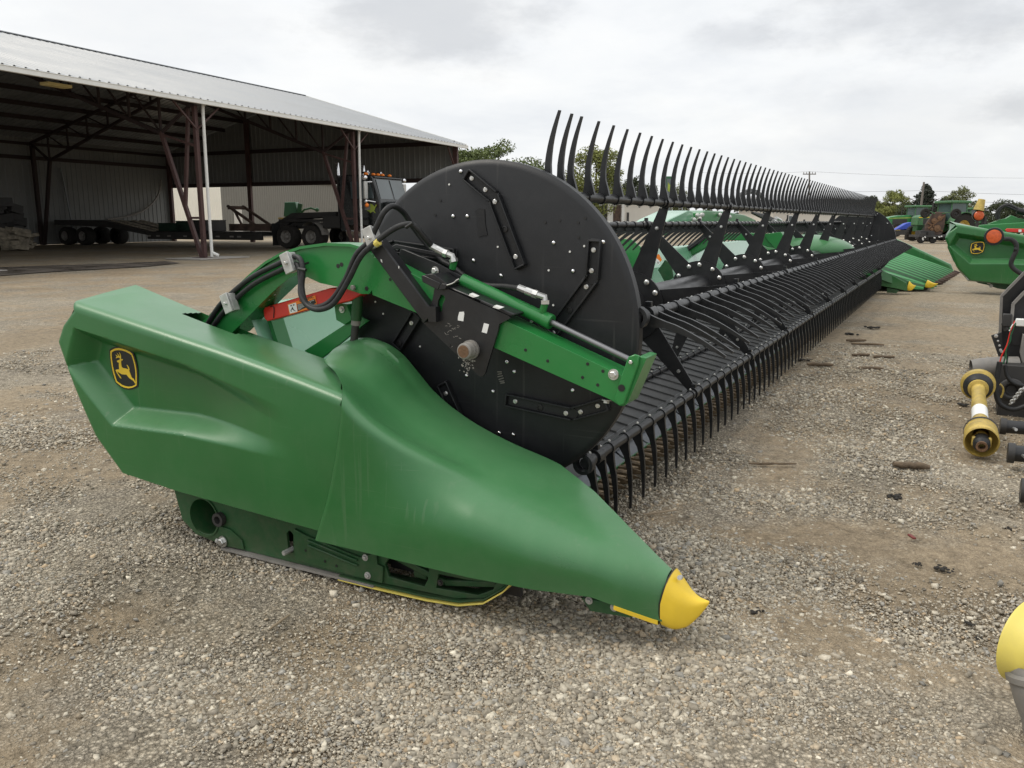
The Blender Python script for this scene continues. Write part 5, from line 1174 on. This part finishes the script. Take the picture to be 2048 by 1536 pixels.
for x, z, r in ((.75, 1.62, .26), (-.92, 1.58, .28), (.85, .22, .22), (-.75, .24, .24), (.2, .2, .2)): ag_tyre(W_, (x, -.25, z), r, .16, 'steel_dark', 'gauge_wheel')
m = MB()
for p, q in (((.75, -.2, 1.62), (.45, 0, 1.75)), ((.45, 0, 1.75), (.1, 0, 1.60)), ((-.92, -.2, 1.62), (-.6, 0, 1.66)), ((-.6, 0, 1.66), (-.3, 0, 1.60))): m.bar(p, q, .05, .05)
m.build('wheel_arms', 'green_old', W_, world=False)
m = MB()
for k in range(12): m.box((rng.uniform(-.9, .9), -.45, rng.uniform(.2, .6)), (.09, .02, .06), Matrix.Rotation(rng.uniform(-1, 1), 3, 'Y'))
m.build('bright_fittings', 'white_trim', W_, world=False, smooth=0)
for o in list(W_.children_recursive):
    for v_ in o.data.vertices: v_.co.y *= -1
    o.data.flip_normals()
c = fl2(1800, 56); t = thing('blue_implement', 'small bright blue implement panel beside the lime hooded tractor', 'implement', c, LEFT)
MB().prism([(.5, 0, .62), (-.55, 0, .68), (-.55, 0, 1.12), (-.2, 0, 1.05)], (0, .5, 0)).build('hood_panel', 'blue', t, world=False, bevel=.03); m = MB().box((0, .25, .45), (1.2, .8, .3))
for x in (-.45, .45): m.box((x, .25, .15), (.12, .5, .3))
m.build('under_frame', 'steel_dark', t, world=False)
c = far(1956, 431, 17.0); t = thing('warning_lamp', 'amber warning lamp with an olive cup on top, behind the right header', 'lamp', (c.x, c.y, 0))
f_ = V((FW.x, FW.y, 0)); MB().lathe(c, -f_ - RT * .2, [(-.08, .04), (-.06, .10), (.02, .11), (.03, .095)], 20).build('housing', 'black_plastic', t); MB().lathe(c - f_ * .02, -f_ - RT * .2, [(.03, .095), (.05, .075), (.06, 0)], 20).build('lens', 'amber', t)
q = c + V((0, 0, .10)); MB().lathe(q, V((0, 0, 1)) + RT * .2, [(0, .10), (.22, .065), (.222, 0)], 20).build('olive_cup', 'yellow_old', t)
MB().bar((c.x, c.y, 0), c + V((0, 0, -.08)), .05, .05).bar(c + RT * .12 + V((0, 0, -.7)), c + RT * .14 + V((0, 0, -.02)), .10, .05).build('post', 'steel_dark', t)
# ------------------------------------------------------------------ trees
def tree(px, dist, ztop, wid, mt, label, kind='round', zb=1.5, n=2600, leaf=.30, seed=1, group='trees beyond the yard', name='tree'):
    r = np.random.default_rng(seed); c = fl2(px, dist); t = thing(name, label, 'tree', c, 0, group)
    h = ztop; m = MB(); m.tube([c, c + V((.05, 0, h * .35)), c + V((0, .1, h * .8))], [wid * .035 + .05, wid * .028 + .04, .03], 8)
    limbs = []
    for k in range(9):
        a = 2 * PI * k / 9 + r.uniform(-.3, .3); z0 = h * r.uniform(.2, .5); L = wid * r.uniform(.25, .42)
        e = c + V((math.cos(a) * L, math.sin(a) * L, z0 + h * r.uniform(.1, .3))); m.tube([c + V((0, 0, z0)), (c + V((0, 0, z0)) + e) / 2 + V((0, 0, .15)), e], [.05 + wid * .010, .03 + wid * .006, .015], 6)
    m.build('trunk', 'bark', t)
    # clumps
    cl = []
    if kind == 'spruce':
        for k in range(90):
            z = h * (.10 + .90 * (k / 90)); rad = wid * .5 * (1 - k / 92) ** .9 * r.uniform(.5, 1.05); a = r.uniform(0, 2 * PI); cl.append((rad * math.cos(a) * .75, rad * math.sin(a) * .75, z - rad * .15, .30 + rad * .30, .22))
    else:
        K = 46
        for k in range(K):
            while True:
                x, y, z = r.uniform(-1, 1, 3)
                if .25 < x * x + y * y + z * z < 1: break
            zz = zb + (h - zb) * (.5 + .46 * z); sh_ = 1.0 if kind == 'round' else (.75 + .35 * (1 - abs(z)))
            taper = 1 - .28 * max(0, z) if kind != 'willow' else 1 - .35 * max(0, z)
            cl.append((x * wid * .43 * sh_ * taper, y * wid * .43 * sh_ * taper, zz, wid * r.uniform(.09, .17), (h - zb) * r.uniform(.07, .12)))
    pts, tones = [], []
    n = int(n * 2.3); leaf *= .66; per = max(6, n // len(cl))
    for (x, y, z, rx, rz_) in cl:
        base = r.uniform(.05, .42)
        d = r.normal(0, 1, (per, 3)); d /= np.linalg.norm(d, axis=1)[:, None]; rad = r.uniform(.45, 1.1, per)[:, None]
        p = d * rad * np.array([rx, rx, rz_]) + np.array([x, y, z]); pts.append(p)
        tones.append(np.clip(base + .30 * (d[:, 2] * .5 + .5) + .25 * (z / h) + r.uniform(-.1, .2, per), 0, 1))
    p = np.concatenate(pts); tn = np.concatenate(tones); N = len(p)
    a = r.normal(0, 1, (N, 3)); a /= np.linalg.norm(a, axis=1)[:, None]; b = np.cross(a, r.normal(0, 1, (N, 3))); b /= np.linalg.norm(b, axis=1)[:, None]
    s = leaf * r.uniform(.5, 1.15, N)[:, None]
    if kind == 'willow': a = a * .4 + np.array([0, 0, -1]); 
    v = np.stack([p - a * s * .6, p + b * s * .35, p + a * s * .6, p - b * s * .35], 1).reshape(-1, 3)
    me = bpy.data.meshes.new('crown'); me.vertices.add(4 * N); me.vertices.foreach_set('co', v.astype(np.float32).ravel()); me.loops.add(4 * N); me.loops.foreach_set('vertex_index', np.arange(4 * N, dtype=np.int32)); me.polygons.add(N); me.polygons.foreach_set('loop_start', np.arange(0, 4 * N, 4, dtype=np.int32)); me.polygons.foreach_set('loop_total', np.full(N, 4, np.int32)); me.update(); me.validate()
    at = me.attributes.new('tone', 'FLOAT', 'POINT'); at.data.foreach_set('value', np.repeat(tn, 4).astype(np.float32))
    me.materials.append(MATS[mt]); o = bpy.data.objects.new('crown', me); COL.objects.link(o); o.parent = t
    return t
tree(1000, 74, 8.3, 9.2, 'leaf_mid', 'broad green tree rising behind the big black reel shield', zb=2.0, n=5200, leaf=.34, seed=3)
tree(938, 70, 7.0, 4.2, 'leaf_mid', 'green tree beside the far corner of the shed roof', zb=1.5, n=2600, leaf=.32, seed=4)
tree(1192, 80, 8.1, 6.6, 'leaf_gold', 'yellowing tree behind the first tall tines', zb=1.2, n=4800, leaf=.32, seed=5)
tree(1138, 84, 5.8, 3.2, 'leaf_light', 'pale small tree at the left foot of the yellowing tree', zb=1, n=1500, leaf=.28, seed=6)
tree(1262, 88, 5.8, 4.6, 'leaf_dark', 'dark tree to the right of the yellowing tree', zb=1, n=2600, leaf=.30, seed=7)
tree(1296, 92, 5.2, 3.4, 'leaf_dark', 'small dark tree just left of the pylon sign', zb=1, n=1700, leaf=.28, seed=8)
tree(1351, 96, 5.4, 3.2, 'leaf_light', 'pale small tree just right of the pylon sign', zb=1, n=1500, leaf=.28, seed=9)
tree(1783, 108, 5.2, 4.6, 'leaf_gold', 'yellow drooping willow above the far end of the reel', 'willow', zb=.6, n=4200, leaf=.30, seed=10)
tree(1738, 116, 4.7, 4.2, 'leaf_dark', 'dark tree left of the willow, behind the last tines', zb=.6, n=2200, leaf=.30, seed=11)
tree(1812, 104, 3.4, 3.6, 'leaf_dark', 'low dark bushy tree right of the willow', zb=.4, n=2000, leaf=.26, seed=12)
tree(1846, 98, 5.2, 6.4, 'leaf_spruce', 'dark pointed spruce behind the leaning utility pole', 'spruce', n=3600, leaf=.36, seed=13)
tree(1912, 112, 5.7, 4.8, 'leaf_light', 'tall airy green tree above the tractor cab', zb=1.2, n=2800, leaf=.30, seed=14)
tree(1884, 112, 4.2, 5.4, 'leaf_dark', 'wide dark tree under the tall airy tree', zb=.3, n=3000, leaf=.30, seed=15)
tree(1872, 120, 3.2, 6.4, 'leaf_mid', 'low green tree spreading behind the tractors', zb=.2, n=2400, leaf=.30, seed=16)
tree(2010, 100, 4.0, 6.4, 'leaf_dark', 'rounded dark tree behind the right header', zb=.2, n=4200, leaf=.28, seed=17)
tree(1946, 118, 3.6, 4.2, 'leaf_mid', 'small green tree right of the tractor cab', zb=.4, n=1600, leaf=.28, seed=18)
# far treeline as one mass
N = 9000; r = np.random.default_rng(5)
ang = r.uniform(-45, 45, N); dist = r.uniform(150, 175, N); hz_ = (1.8 + 1.4 * np.sin(ang * .9) * np.sin(ang * 2.3 + 1) + .8 * np.sin(ang * 7.1)); z = np.abs(r.uniform(0, 1, N)) * np.clip(hz_, .8, 4) 
th = np.radians(ang) + HEAD; p = np.stack([np.cos(th) * dist, np.sin(th) * dist, z + .1], 1)
a = r.normal(0, 1, (N, 3)); a /= np.linalg.norm(a, axis=1)[:, None]; b = np.cross(a, r.normal(0, 1, (N, 3))); b /= np.linalg.norm(b, axis=1)[:, None]; s = r.uniform(.5, 1.1, N)[:, None]
v = np.stack([p - a * s, p + b * s * .7, p + a * s, p - b * s * .7], 1).reshape(-1, 3)
me = bpy.data.meshes.new('treeline'); me.vertices.add(4 * N); me.vertices.foreach_set('co', v.astype(np.float32).ravel()); me.loops.add(4 * N); me.loops.foreach_set('vertex_index', np.arange(4 * N, dtype=np.int32)); me.polygons.add(N); me.polygons.foreach_set('loop_start', np.arange(0, 4 * N, 4, dtype=np.int32)); me.polygons.foreach_set('loop_total', np.full(N, 4, np.int32)); me.update()
at = me.attributes.new('tone', 'FLOAT', 'POINT'); at.data.foreach_set('value', np.repeat(r.uniform(.1, .7, N), 4).astype(np.float32)); me.materials.append(MATS['leaf_dark'])
o = bpy.data.objects.new('treeline', me); COL.objects.link(o); tag(o, 'low far-off line of trees along the horizon', 'treeline', kind='stuff')
# ------------------------------------------------------------------ utility poles and lines
def pole(px0, px1, ytop, dist, label, arm=True):
    a = fl2(px0, dist); top = far(px1, ytop, dist); t = thing('utility_pole', label, 'utility pole', a, 0, 'utility poles')
    MB().tube([a, top], [.16, .10], 10).build('pole', 'pole_wood', t)
    if arm:
        q = a + (top - a) * .955; MB().bar(q - RT * .9, q + RT * .9, .10, .12).build('cross_arm', 'pole_wood', t)
        m = MB()
        for k in (-.8, -.4, .4, .8): m.cyl(q + RT * k + V((0, 0, .05)), q + RT * k + V((0, 0, .28)), .05, n=8)
        m.build('insulators', 'silver_grey', t)
    return top
p1_ = pole(1618, 1619, 343, 118, 'utility pole with a cross arm rising above the tines')
p2_ = pole(1838, 1848, 364, 92, 'leaning bare utility pole in front of the spruce', False)
p3_ = pole(1789, 1790, 390, 128, 'thin distant utility pole right of the willow')
def wire(a, b, sag, label):
    a, b = V(a), V(b); t = thing('power_line', label, 'power line', a, 0, None)
    MB().tube([a + (b - a) * (k / 16) - V((0, 0, sag * 4 * (k / 16) * (1 - k / 16))) for k in range(17)], .012, 5).build('cable', 'steel_dark', t, smooth=60)
e1, e2 = far(2300, 388, 110), far(2300, 410, 110)
wire(p2_ - V((0, 0, .9)), e1, .3, 'upper power line running right from the leaning pole'); wire(p2_ - V((0, 0, 1.7)), e2, .3, 'lower power line running right from the leaning pole')
wire(far(1240, 366, 110), p2_ - V((0, 0, .9)), .5, 'upper power line running left from the leaning pole behind the tines'); wire(far(1240, 374, 110), p2_ - V((0, 0, 1.7)), .9, 'lower power line running left from the leaning pole behind the tines')
wire(far(1400, 345, 130), p1_, .2, 'power line left of the cross-arm pole'); wire(p1_, far(2300, 352, 150), .6, 'long power line right of the cross-arm pole, across the sky')

# ================================================================== ground
m, nt, bs = new_mat('gravel')
ge = nt.nodes.new('ShaderNodeNewGeometry'); P3 = ge.outputs['Position']
def noise3(scale, detail, rough=.6, dist=0.0):
    n = nt.nodes.new('ShaderNodeTexNoise'); n.inputs['Scale'].default_value = scale; n.inputs['Detail'].default_value = detail; n.inputs['Roughness'].default_value = rough; n.inputs['Distortion'].default_value = dist; lk(nt, P3, n.inputs['Vector']); return n.outputs[0]
def voro(scale, feat='F1'):
    n = nt.nodes.new('ShaderNodeTexVoronoi'); n.inputs['Scale'].default_value = scale; n.feature = feat; lk(nt, P3, n.inputs['Vector']); return n
v1, v2, v3 = voro(88), voro(210), voro(19)
def cellramp(v, stops):
    s = nt.nodes.new('ShaderNodeSeparateColor'); lk(nt, v.outputs['Color'], s.inputs[0]); return ramp(nt, s.outputs[0], stops)
stone = [(0, (.17, .15, .13)), (.35, (.30, .275, .24)), (.7, (.39, .36, .32)), (.9, (.50, .465, .42)), (1, (.60, .565, .51))]
c1 = cellramp(v1, stone); c2 = cellramp(v2, [(0, (.15, .135, .12)), (.5, (.28, .26, .235)), (1, (.46, .43, .40))])
mixn = noise3(3.5, 6); stonec = mix(nt, ramp(nt, mixn, [(.42, 0.0), (.58, 1.0)]), c2, c1)
gap = ramp(nt, v1.outputs['Distance'], [(.25, 1.05), (.60, .45)]); stonec = mix(nt, 1.0, stonec, gap, 'MULTIPLY')
dirt = ramp(nt, noise3(38, 8, .75), [(.25, (.135, .105, .075)), (.55, (.235, .190, .140)), (.8, (.36, .305, .24))])
patch = noise3(.55, 7, .62, .4); patch2 = noise3(2.1, 5, .6)
pf = ramp(nt, mth(nt, 'ADD', mth(nt, 'MULTIPLY', patch, .65), mth(nt, 'MULTIPLY', patch2, .35)), [(.455, 0.0), (.53, 1.0)])
col = mix(nt, mth(nt, 'MULTIPLY', pf, .80), stonec, dirt)
grey = noise3(.09, 4); col = mix(nt, ramp(nt, grey, [(.35, 0.0), (.7, .45)]), col, (.39, .355, .31))
tint = ramp(nt, noise3(.8, 5), [(.3, (.86, .85, .84)), (.7, (1.12, 1.10, 1.08))]); col = mix(nt, 1.0, col, tint, 'MULTIPLY'); col = mix(nt, 1.0, col, (1.24, 1.19, 1.04), 'MULTIPLY'); col = mix(nt, 1.0, col, ramp(nt, noise3(16, 6, .8), [(.34, .62), (.5, 1.0), (.68, 1.30)]), 'MULTIPLY')
lk(nt, col, bs.inputs['Base Color']); bs.inputs['Roughness'].default_value = .92; bs.inputs['Specular IOR Level'].default_value = .2
hh = mth(nt, 'ADD', mth(nt, 'MULTIPLY', v1.outputs['Distance'], -.55), mth(nt, 'MULTIPLY', v2.outputs['Distance'], -.35)); hh = mth(nt, 'ADD', hh, mth(nt, 'MULTIPLY', noise3(9, 8, .7), .9))
bump(nt, bs, hh, .85, .016)
P = []
xs = [-300, -120, -40, -12] + [-6 + .5 * i for i in range(60)] + [30, 45, 70, 110, 180, 320, 700]
ys = [-500, -200, -80, -30, -12] + [-6 + .5 * i for i in range(40)] + [20, 30, 50, 90, 160, 300, 600]
def gz(x, y):
    f = smst(16, 9, math.hypot(x - 4, y - 1.5)); return f * (.020 * noise.noise(V((x * .9, y * .9, 0))) + .012 * noise.noise(V((x * 2.3, y * 2.3, 4)))) - .012
gm = MB().grid([[(x, y, gz(x, y)) for y in ys] for x in xs]).build('ground', 'gravel', None, smooth=60); tag(gm, kind='structure')
# stones lying loose on the ground
def gz_np(x, y):
    out = np.empty(len(x)); 
    for i in range(len(x)): out[i] = gz(float(x[i]), float(y[i]))
    return out
r = np.random.default_rng(21)
NS = 640000
dd = 1.40 * (9.0 / 1.40) ** (r.uniform(0, 1, NS) ** 1.10); aa = HEAD + np.radians(r.uniform(-37, 37, NS)); X = np.cos(aa) * dd; Y = np.sin(aa) * dd
gx = np.arange(-2, 11, .04); gy = np.arange(-5, 11, .04)
G2 = np.array([[noise.noise(V((x * .75, y * .75, 2.0))) * .55 + noise.noise(V((x * 2.6, y * 2.6, 7.0))) * .45 for y in gy] for x in gx])
dens = G2[np.clip(((X + 2) / .04).astype(int), 0, len(gx) - 1), np.clip(((Y + 5) / .04).astype(int), 0, len(gy) - 1)]
keep = r.uniform(0, 1, NS) < np.clip(.52 + 2.1 * dens, .08, 1); X, Y, dd, dens = X[keep], Y[keep], dd[keep], dens[keep]; n = len(X)
size = np.exp(r.normal(math.log(.0021), .50, n)) * (1 + .8 * np.clip(dens, 0, .6)); size = np.clip(size * (.85 + .14 * dd), .0014, .0125)
cube = np.array([(-1, -1, -1), (1, -1, -1), (1, 1, -1), (-1, 1, -1), (-1, -1, 1), (1, -1, 1), (1, 1, 1), (-1, 1, 1)]) * .72
cuf = np.array([(0, 3, 2, 1), (4, 5, 6, 7), (0, 1, 5, 4), (1, 2, 6, 5), (2, 3, 7, 6), (3, 0, 4, 7)])
sc = np.stack([r.uniform(.75, 1.5, n), r.uniform(.6, 1.1, n), r.uniform(.42, .92, n)], 1) * size[:, None]
vv = (cube[None] + r.uniform(-.42, .42, (n, 8, 3))) * sc[:, None, :]
yaw = r.uniform(0, 2 * PI, n); tl_ = r.normal(0, .45, n); cy_, sy_, ct, st = np.cos(yaw)[:, None], np.sin(yaw)[:, None], np.cos(tl_)[:, None], np.sin(tl_)[:, None]
x1 = vv[:, :, 0]; y1 = vv[:, :, 1] * ct - vv[:, :, 2] * st; z1 = vv[:, :, 1] * st + vv[:, :, 2] * ct
GZ = np.array([[gz(float(x), float(y)) for y in gy] for x in gx])
fx = np.clip((X + 2) / .04, 0, len(gx) - 2); fy = np.clip((Y + 5) / .04, 0, len(gy) - 2); ix, iy = fx.astype(int), fy.astype(int); fx -= ix; fy -= iy
gzv = GZ[ix, iy] * (1 - fx) * (1 - fy) + GZ[ix + 1, iy] * fx * (1 - fy) + GZ[ix, iy + 1] * (1 - fx) * fy + GZ[ix + 1, iy + 1] * fx * fy
vx = x1 * cy_ - y1 * sy_ + X[:, None]; vy = x1 * sy_ + y1 * cy_ + Y[:, None]; vz = z1 + (gzv + sc[:, 2] * .34)[:, None]
v = np.stack([vx, vy, vz], 2).reshape(-1, 3)
f = (cuf[None] + (np.arange(n) * 8)[:, None, None]).reshape(-1)
me = bpy.data.meshes.new('gravel_stones'); me.vertices.add(8 * n); me.vertices.foreach_set('co', v.astype(np.float32).ravel()); nf = 6 * n
me.loops.add(4 * nf); me.loops.foreach_set('vertex_index', f.astype(np.int32)); me.polygons.add(nf); me.polygons.foreach_set('loop_start', np.arange(0, 4 * nf, 4, dtype=np.int32)); me.polygons.foreach_set('loop_total', np.full(nf, 4, np.int32)); me.update()
base = np.array([(.31, .285, .25), (.385, .36, .32), (.46, .435, .39), (.235, .215, .19), (.36, .31, .25), (.54, .51, .46), (.29, .285, .28), (.40, .32, .235)])
pick = r.choice(len(base), n, p=[.30, .22, .09, .15, .11, .025, .08, .025]); colr = base[pick] * r.uniform(.66, 1.20, (n, 1)) * np.array([1.26, 1.21, 1.08])
ca = me.attributes.new('stone_col', 'FLOAT_COLOR', 'POINT'); ca.data.foreach_set('color', np.repeat(np.concatenate([colr, np.ones((n, 1))], 1), 8, 0).astype(np.float32).ravel())
m, nt, bs = new_mat('stones'); at = nt.nodes.new('ShaderNodeAttribute'); at.attribute_name = 'stone_col'
tx = tex(nt, 'ShaderNodeTexNoise', 160, 5); cc = mix(nt, 1.0, at.outputs['Color'], ramp(nt, tx.outputs[0], [(.3, .78), (.7, 1.16)]), 'MULTIPLY'); lk(nt, cc, bs.inputs['Base Color']); bs.inputs['Roughness'].default_value = .88; bs.inputs['Specular IOR Level'].default_value = .25
me.materials.append(m); o = bpy.data.objects.new('gravel_stones', me); COL.objects.link(o); tag(o, 'loose grey limestone gravel strewn over the yard', 'gravel', kind='stuff')
# wet strip along the shed front, laid on the ground
m, nt, bs = new_mat('wet_ground'); n1 = tex(nt, 'ShaderNodeTexNoise', 1.5, 8, rough=.7); lk(nt, ramp(nt, n1.outputs[0], [(.35, (.045, .036, .028)), (.7, (.12, .10, .08))]), bs.inputs['Base Color']); lk(nt, ramp(nt, n1.outputs[0], [(.40, .25), (.6, .85)]), bs.inputs['Roughness'])
def blob(pl, name, z=.004):
    pts = [onz(a, b, z) for a, b in pl]; Q = []
    for i, p in enumerate(pts):
        q = pts[(i + 1) % len(pts)]
        for k in range(4):
            s_ = p + (q - p) * (k / 4); jit = .10 * (q - p).length * noise.noise(s_ * 1.7); Q.append(s_ + V((jit, jit * .6, 0)))
    tri = tessellate_polygon([Q]); mm = MB().add([tuple(p) for p in Q], [tuple(t) for t in tri]).build(name, 'wet_ground', None, smooth=0); return tag(mm, kind='structure')
blob([(-120,545),(0,534),(120,530),(230,527),(330,522),(360,526),(290,533),(200,538),(90,544),(0,551),(-120,560)], 'wet_ground_strip', .006)
# ------------------------------------------------------------------ litter on the gravel
def stick(px, py, L, ang, r0, label, mt='stick', name='corn_cob'):
    c = onz(px, py, .0); t = thing(name, label, name.replace('_', ' '), (c.x, c.y, 0), 0, 'litter on the gravel'); d = V((math.cos(ang), math.sin(ang), 0)); s_ = d.cross(V((0, 0, 1)))
    pts = [c + d * (L * (k / 9 - .5)) + s_ * rng.normal(0, r0 * .22) + V((0, 0, r0 * (.8 + rng.normal(0, .08)))) for k in range(10)]
    MB().tube(pts, [r0 * q * rng.uniform(.82, 1.12) for q in (.75, .95, 1.0, .96, 1.05, .92, 1.0, .95, .88, .62)], 8).build('shank', mt, t, smooth=60)
AX = math.atan2(RT.y, RT.x)
stick(1822, 936, .165, AX - .25, .017, 'brown stub of corn stalk lying left of the driveshaft')
stick(1545, 929, .24, AX + .0, .006, 'thin dark twig on the gravel below the tines', name='twig')
stick(1640, 732, .21, AX - .15, .017, 'brown corn cob beyond the tines, nearest of the far ones')
stick(1742, 739, .20, AX - .1, .014, 'short brown stalk piece right of the nearest far cob')
stick(1722, 712, .16, AX, .014, 'small cob left of a short stalk on the far gravel')
stick(1768, 716, .18, AX - .1, .014, 'small stalk piece near the right of the far gravel')
stick(1735, 690, .30, AX - .3, .012, 'long thin stalk lying on the far gravel', name='twig')
stick(1712, 683, .20, AX, .016, 'thick cob behind the long thin stalk')
stick(1320, 1026, .16, AX + .35, .004, 'pale straw on the gravel beyond the nose', 'wood', 'twig')
stick(560, 1245, .10, AX + 1.2, .004, 'pale straw lying among stones in front of the green cover', 'wood', 'twig')
def clod(px, py, s_, label, mt='mud'):
    c = onz(px, py, 0); t = thing('mud_clod', label, 'mud clod', (c.x, c.y, 0), 0, 'litter on the gravel'); m = MB()
    for k in range(16): m.sphere(c + V((rng.normal(0, s_ * .42), rng.normal(0, s_ * .42), s_ * .04)), s_ * rng.uniform(.16, .36), 7, 5, (1, rng.uniform(.6, 1.2), rng.uniform(.3, .6)))
    m.v = [(a + rng.normal(0, s_ * .03), b + rng.normal(0, s_ * .03), z_) for a, b, z_ in m.v]; m.build('lump', mt, t, smooth=25)
for a in ((1790, 994, .040, 'wide black clod on the gravel right of the tines'), (1885, 1138, .028, 'black clod with a pale stone beside it'), (1833, 1129, .018, 'small black clod left of the pale stone clod'), (1512, 1222, .022, 'dark clod just right of the yellow nose tip'), (1935, 1246, .018, 'small black clod above the pale bell guard'), (1958, 1277, .014, 'round black clod left of the pale bell guard'), (2020, 1058, .018, 'black clod near the right edge of the gravel'), (1605, 720, .05, 'flat dark clod near the far cobs'), (1700, 668, .07, 'dark smear of mud on the far gravel'), (1745, 655, .07, 'second dark smear of mud, further back'), (1925, 809, .04, 'dark clod left of the driveshaft'), (258, 870, .03, 'dark clod on the gravel left of the green cover')): clod(*a)
c = onz(1823, 1079); t = thing('red_scrap', 'small red plastic scrap on the gravel', 'scrap', (c.x, c.y, 0)); MB().box(c + V((0, 0, .012)), (.03, .018, .008), Matrix.Rotation(.3, 3, 'X') @ Matrix.Rotation(.9, 3, 'Z')).build('shard', 'red_old', t, bevel=.003)

# ================================================================== sky, light, camera
w = bpy.data.worlds.new('World'); S.world = w; w.use_nodes = True; nt = w.node_tree; nt.nodes.clear()
out = nt.nodes.new('ShaderNodeOutputWorld'); sky = nt.nodes.new('ShaderNodeTexSky'); sky.sky_type = 'NISHITA'; sky.sun_disc = False
SUN_EL, SUN_AZ = math.radians(55), math.radians(120)        # light comes from behind left of the camera
sky.sun_elevation = SUN_EL; sky.sun_rotation = PI / 2 - SUN_AZ
bg1 = nt.nodes.new('ShaderNodeBackground'); lk(nt, sky.outputs[0], bg1.inputs[0]); bg1.inputs[1].default_value = .07
tc = nt.nodes.new('ShaderNodeTexCoord'); sp_ = nt.nodes.new('ShaderNodeSeparateXYZ'); lk(nt, tc.outputs['Generated'], sp_.inputs[0])
def wmath(op, a, b=0.0, cl=False): return mth(nt, op, a, b, cl)
zc = wmath('MAXIMUM', sp_.outputs[2], 0.0); den = wmath('ADD', zc, .16); cxy = nt.nodes.new('ShaderNodeCombineXYZ'); lk(nt, wmath('DIVIDE', sp_.outputs[0], den), cxy.inputs[0]); lk(nt, wmath('DIVIDE', sp_.outputs[1], den), cxy.inputs[1])
n1 = tex(nt, 'ShaderNodeTexNoise', .9, 7, vec=cxy.outputs[0], rough=.55); n2 = tex(nt, 'ShaderNodeTexNoise', 2.2, 8, vec=cxy.outputs[0], rough=.6)
n1.inputs['Distortion'].default_value = .4
f = wmath('ADD', wmath('MULTIPLY', n1.outputs[0], .7), wmath('MULTIPLY', n2.outputs[0], .3))
cl = ramp(nt, f, [(.26, (.84, .875, .92)), (.38, (.93, .955, .985)), (.50, (1.03, 1.045, 1.055)), (.64, (1.10, 1.10, 1.085))])
# two darker cloud banks
def bank(px, py, size, amt, col_in):
    d = ray(px, py).normalized(); va = nt.nodes.new('ShaderNodeVectorMath'); va.operation = 'SUBTRACT'; lk(nt, tc.outputs['Generated'], va.inputs[0]); va.inputs[1].default_value = d
    vs_ = nt.nodes.new('ShaderNodeVectorMath'); vs_.operation = 'MULTIPLY'; lk(nt, va.outputs[0], vs_.inputs[0]); vs_.inputs[1].default_value = (1, 1, 2.6)
    vm = nt.nodes.new('ShaderNodeVectorMath'); vm.operation = 'LENGTH'; lk(nt, vs_.outputs[0], vm.inputs[0])
    mpn = nt.nodes.new('ShaderNodeMapping'); mpn.inputs['Scale'].default_value = (1, 1, 2.4); lk(nt, tc.outputs['Generated'], mpn.inputs[0])
    nz = tex(nt, 'ShaderNodeTexNoise', 7, 9, vec=mpn.outputs[0], rough=.60); q = wmath('ADD', vm.outputs['Value'], wmath('MULTIPLY', wmath('SUBTRACT', nz.outputs[0], .5), size * 2.2))
    mr = nt.nodes.new('ShaderNodeMapRange'); mr.interpolation_type = 'SMOOTHSTEP'; mr.inputs[1].default_value = size; mr.inputs[2].default_value = size * .15; mr.inputs[3].default_value = 0; mr.inputs[4].default_value = amt; lk(nt, q, mr.inputs[0])
    return mix(nt, mr.outputs[0], col_in, (.56, .58, .615))
for a in ((860, 40, .17, .55), (1850, 10, .20, .55), (2060, 210, .07, .5), (1480, 72, .06, .35), (1790, 275, .30, .20), (300, 20, .2, .12)): cl = bank(*a, cl)
low = ramp(nt, sp_.outputs[2], [(.0, .93), (.06, .97), (.25, 1.0), (.5, 1.10), (1.0, 1.45)]); cl = mix(nt, 1.0, cl, low, 'MULTIPLY')
bg2 = nt.nodes.new('ShaderNodeBackground'); lk(nt, cl, bg2.inputs[0]); bg2.inputs[1].default_value = .99
ms = nt.nodes.new('ShaderNodeMixShader'); ms.inputs[0].default_value = .93; lk(nt, bg1.outputs[0], ms.inputs[1]); lk(nt, bg2.outputs[0], ms.inputs[2]); lk(nt, ms.outputs[0], out.inputs[0])
sl = bpy.data.lights.new('sun', 'SUN'); sl.energy = 1.5; sl.angle = math.radians(22); sl.color = (1.0, .93, .82)
so = bpy.data.objects.new('sun', sl); COL.objects.link(so); sd = V((math.cos(SUN_AZ) * math.cos(SUN_EL), math.sin(SUN_AZ) * math.cos(SUN_EL), math.sin(SUN_EL))); so.rotation_euler = (-sd).to_track_quat('-Z', 'Y').to_euler(); so.location = (0, 0, 30)
cd_ = bpy.data.cameras.new('camera'); co = bpy.data.objects.new('camera', cd_); COL.objects.link(co); co.location = CAM
co.rotation_euler = Matrix((RT, UP, -FW)).transposed().to_euler(); cd_.sensor_fit = 'HORIZONTAL'; cd_.sensor_width = 36; cd_.lens = FPX / 2048 * 36; cd_.clip_start = .05; cd_.clip_end = 3000
S.camera = co
S.view_settings.view_transform = 'Standard'; S.view_settings.look = 'None'; S.view_settings.exposure = 0; S.view_settings.gamma = 1
S.render.resolution_x, S.render.resolution_y = 1024, 768
S.cycles.max_bounces = 6; S.cycles.use_denoising = True
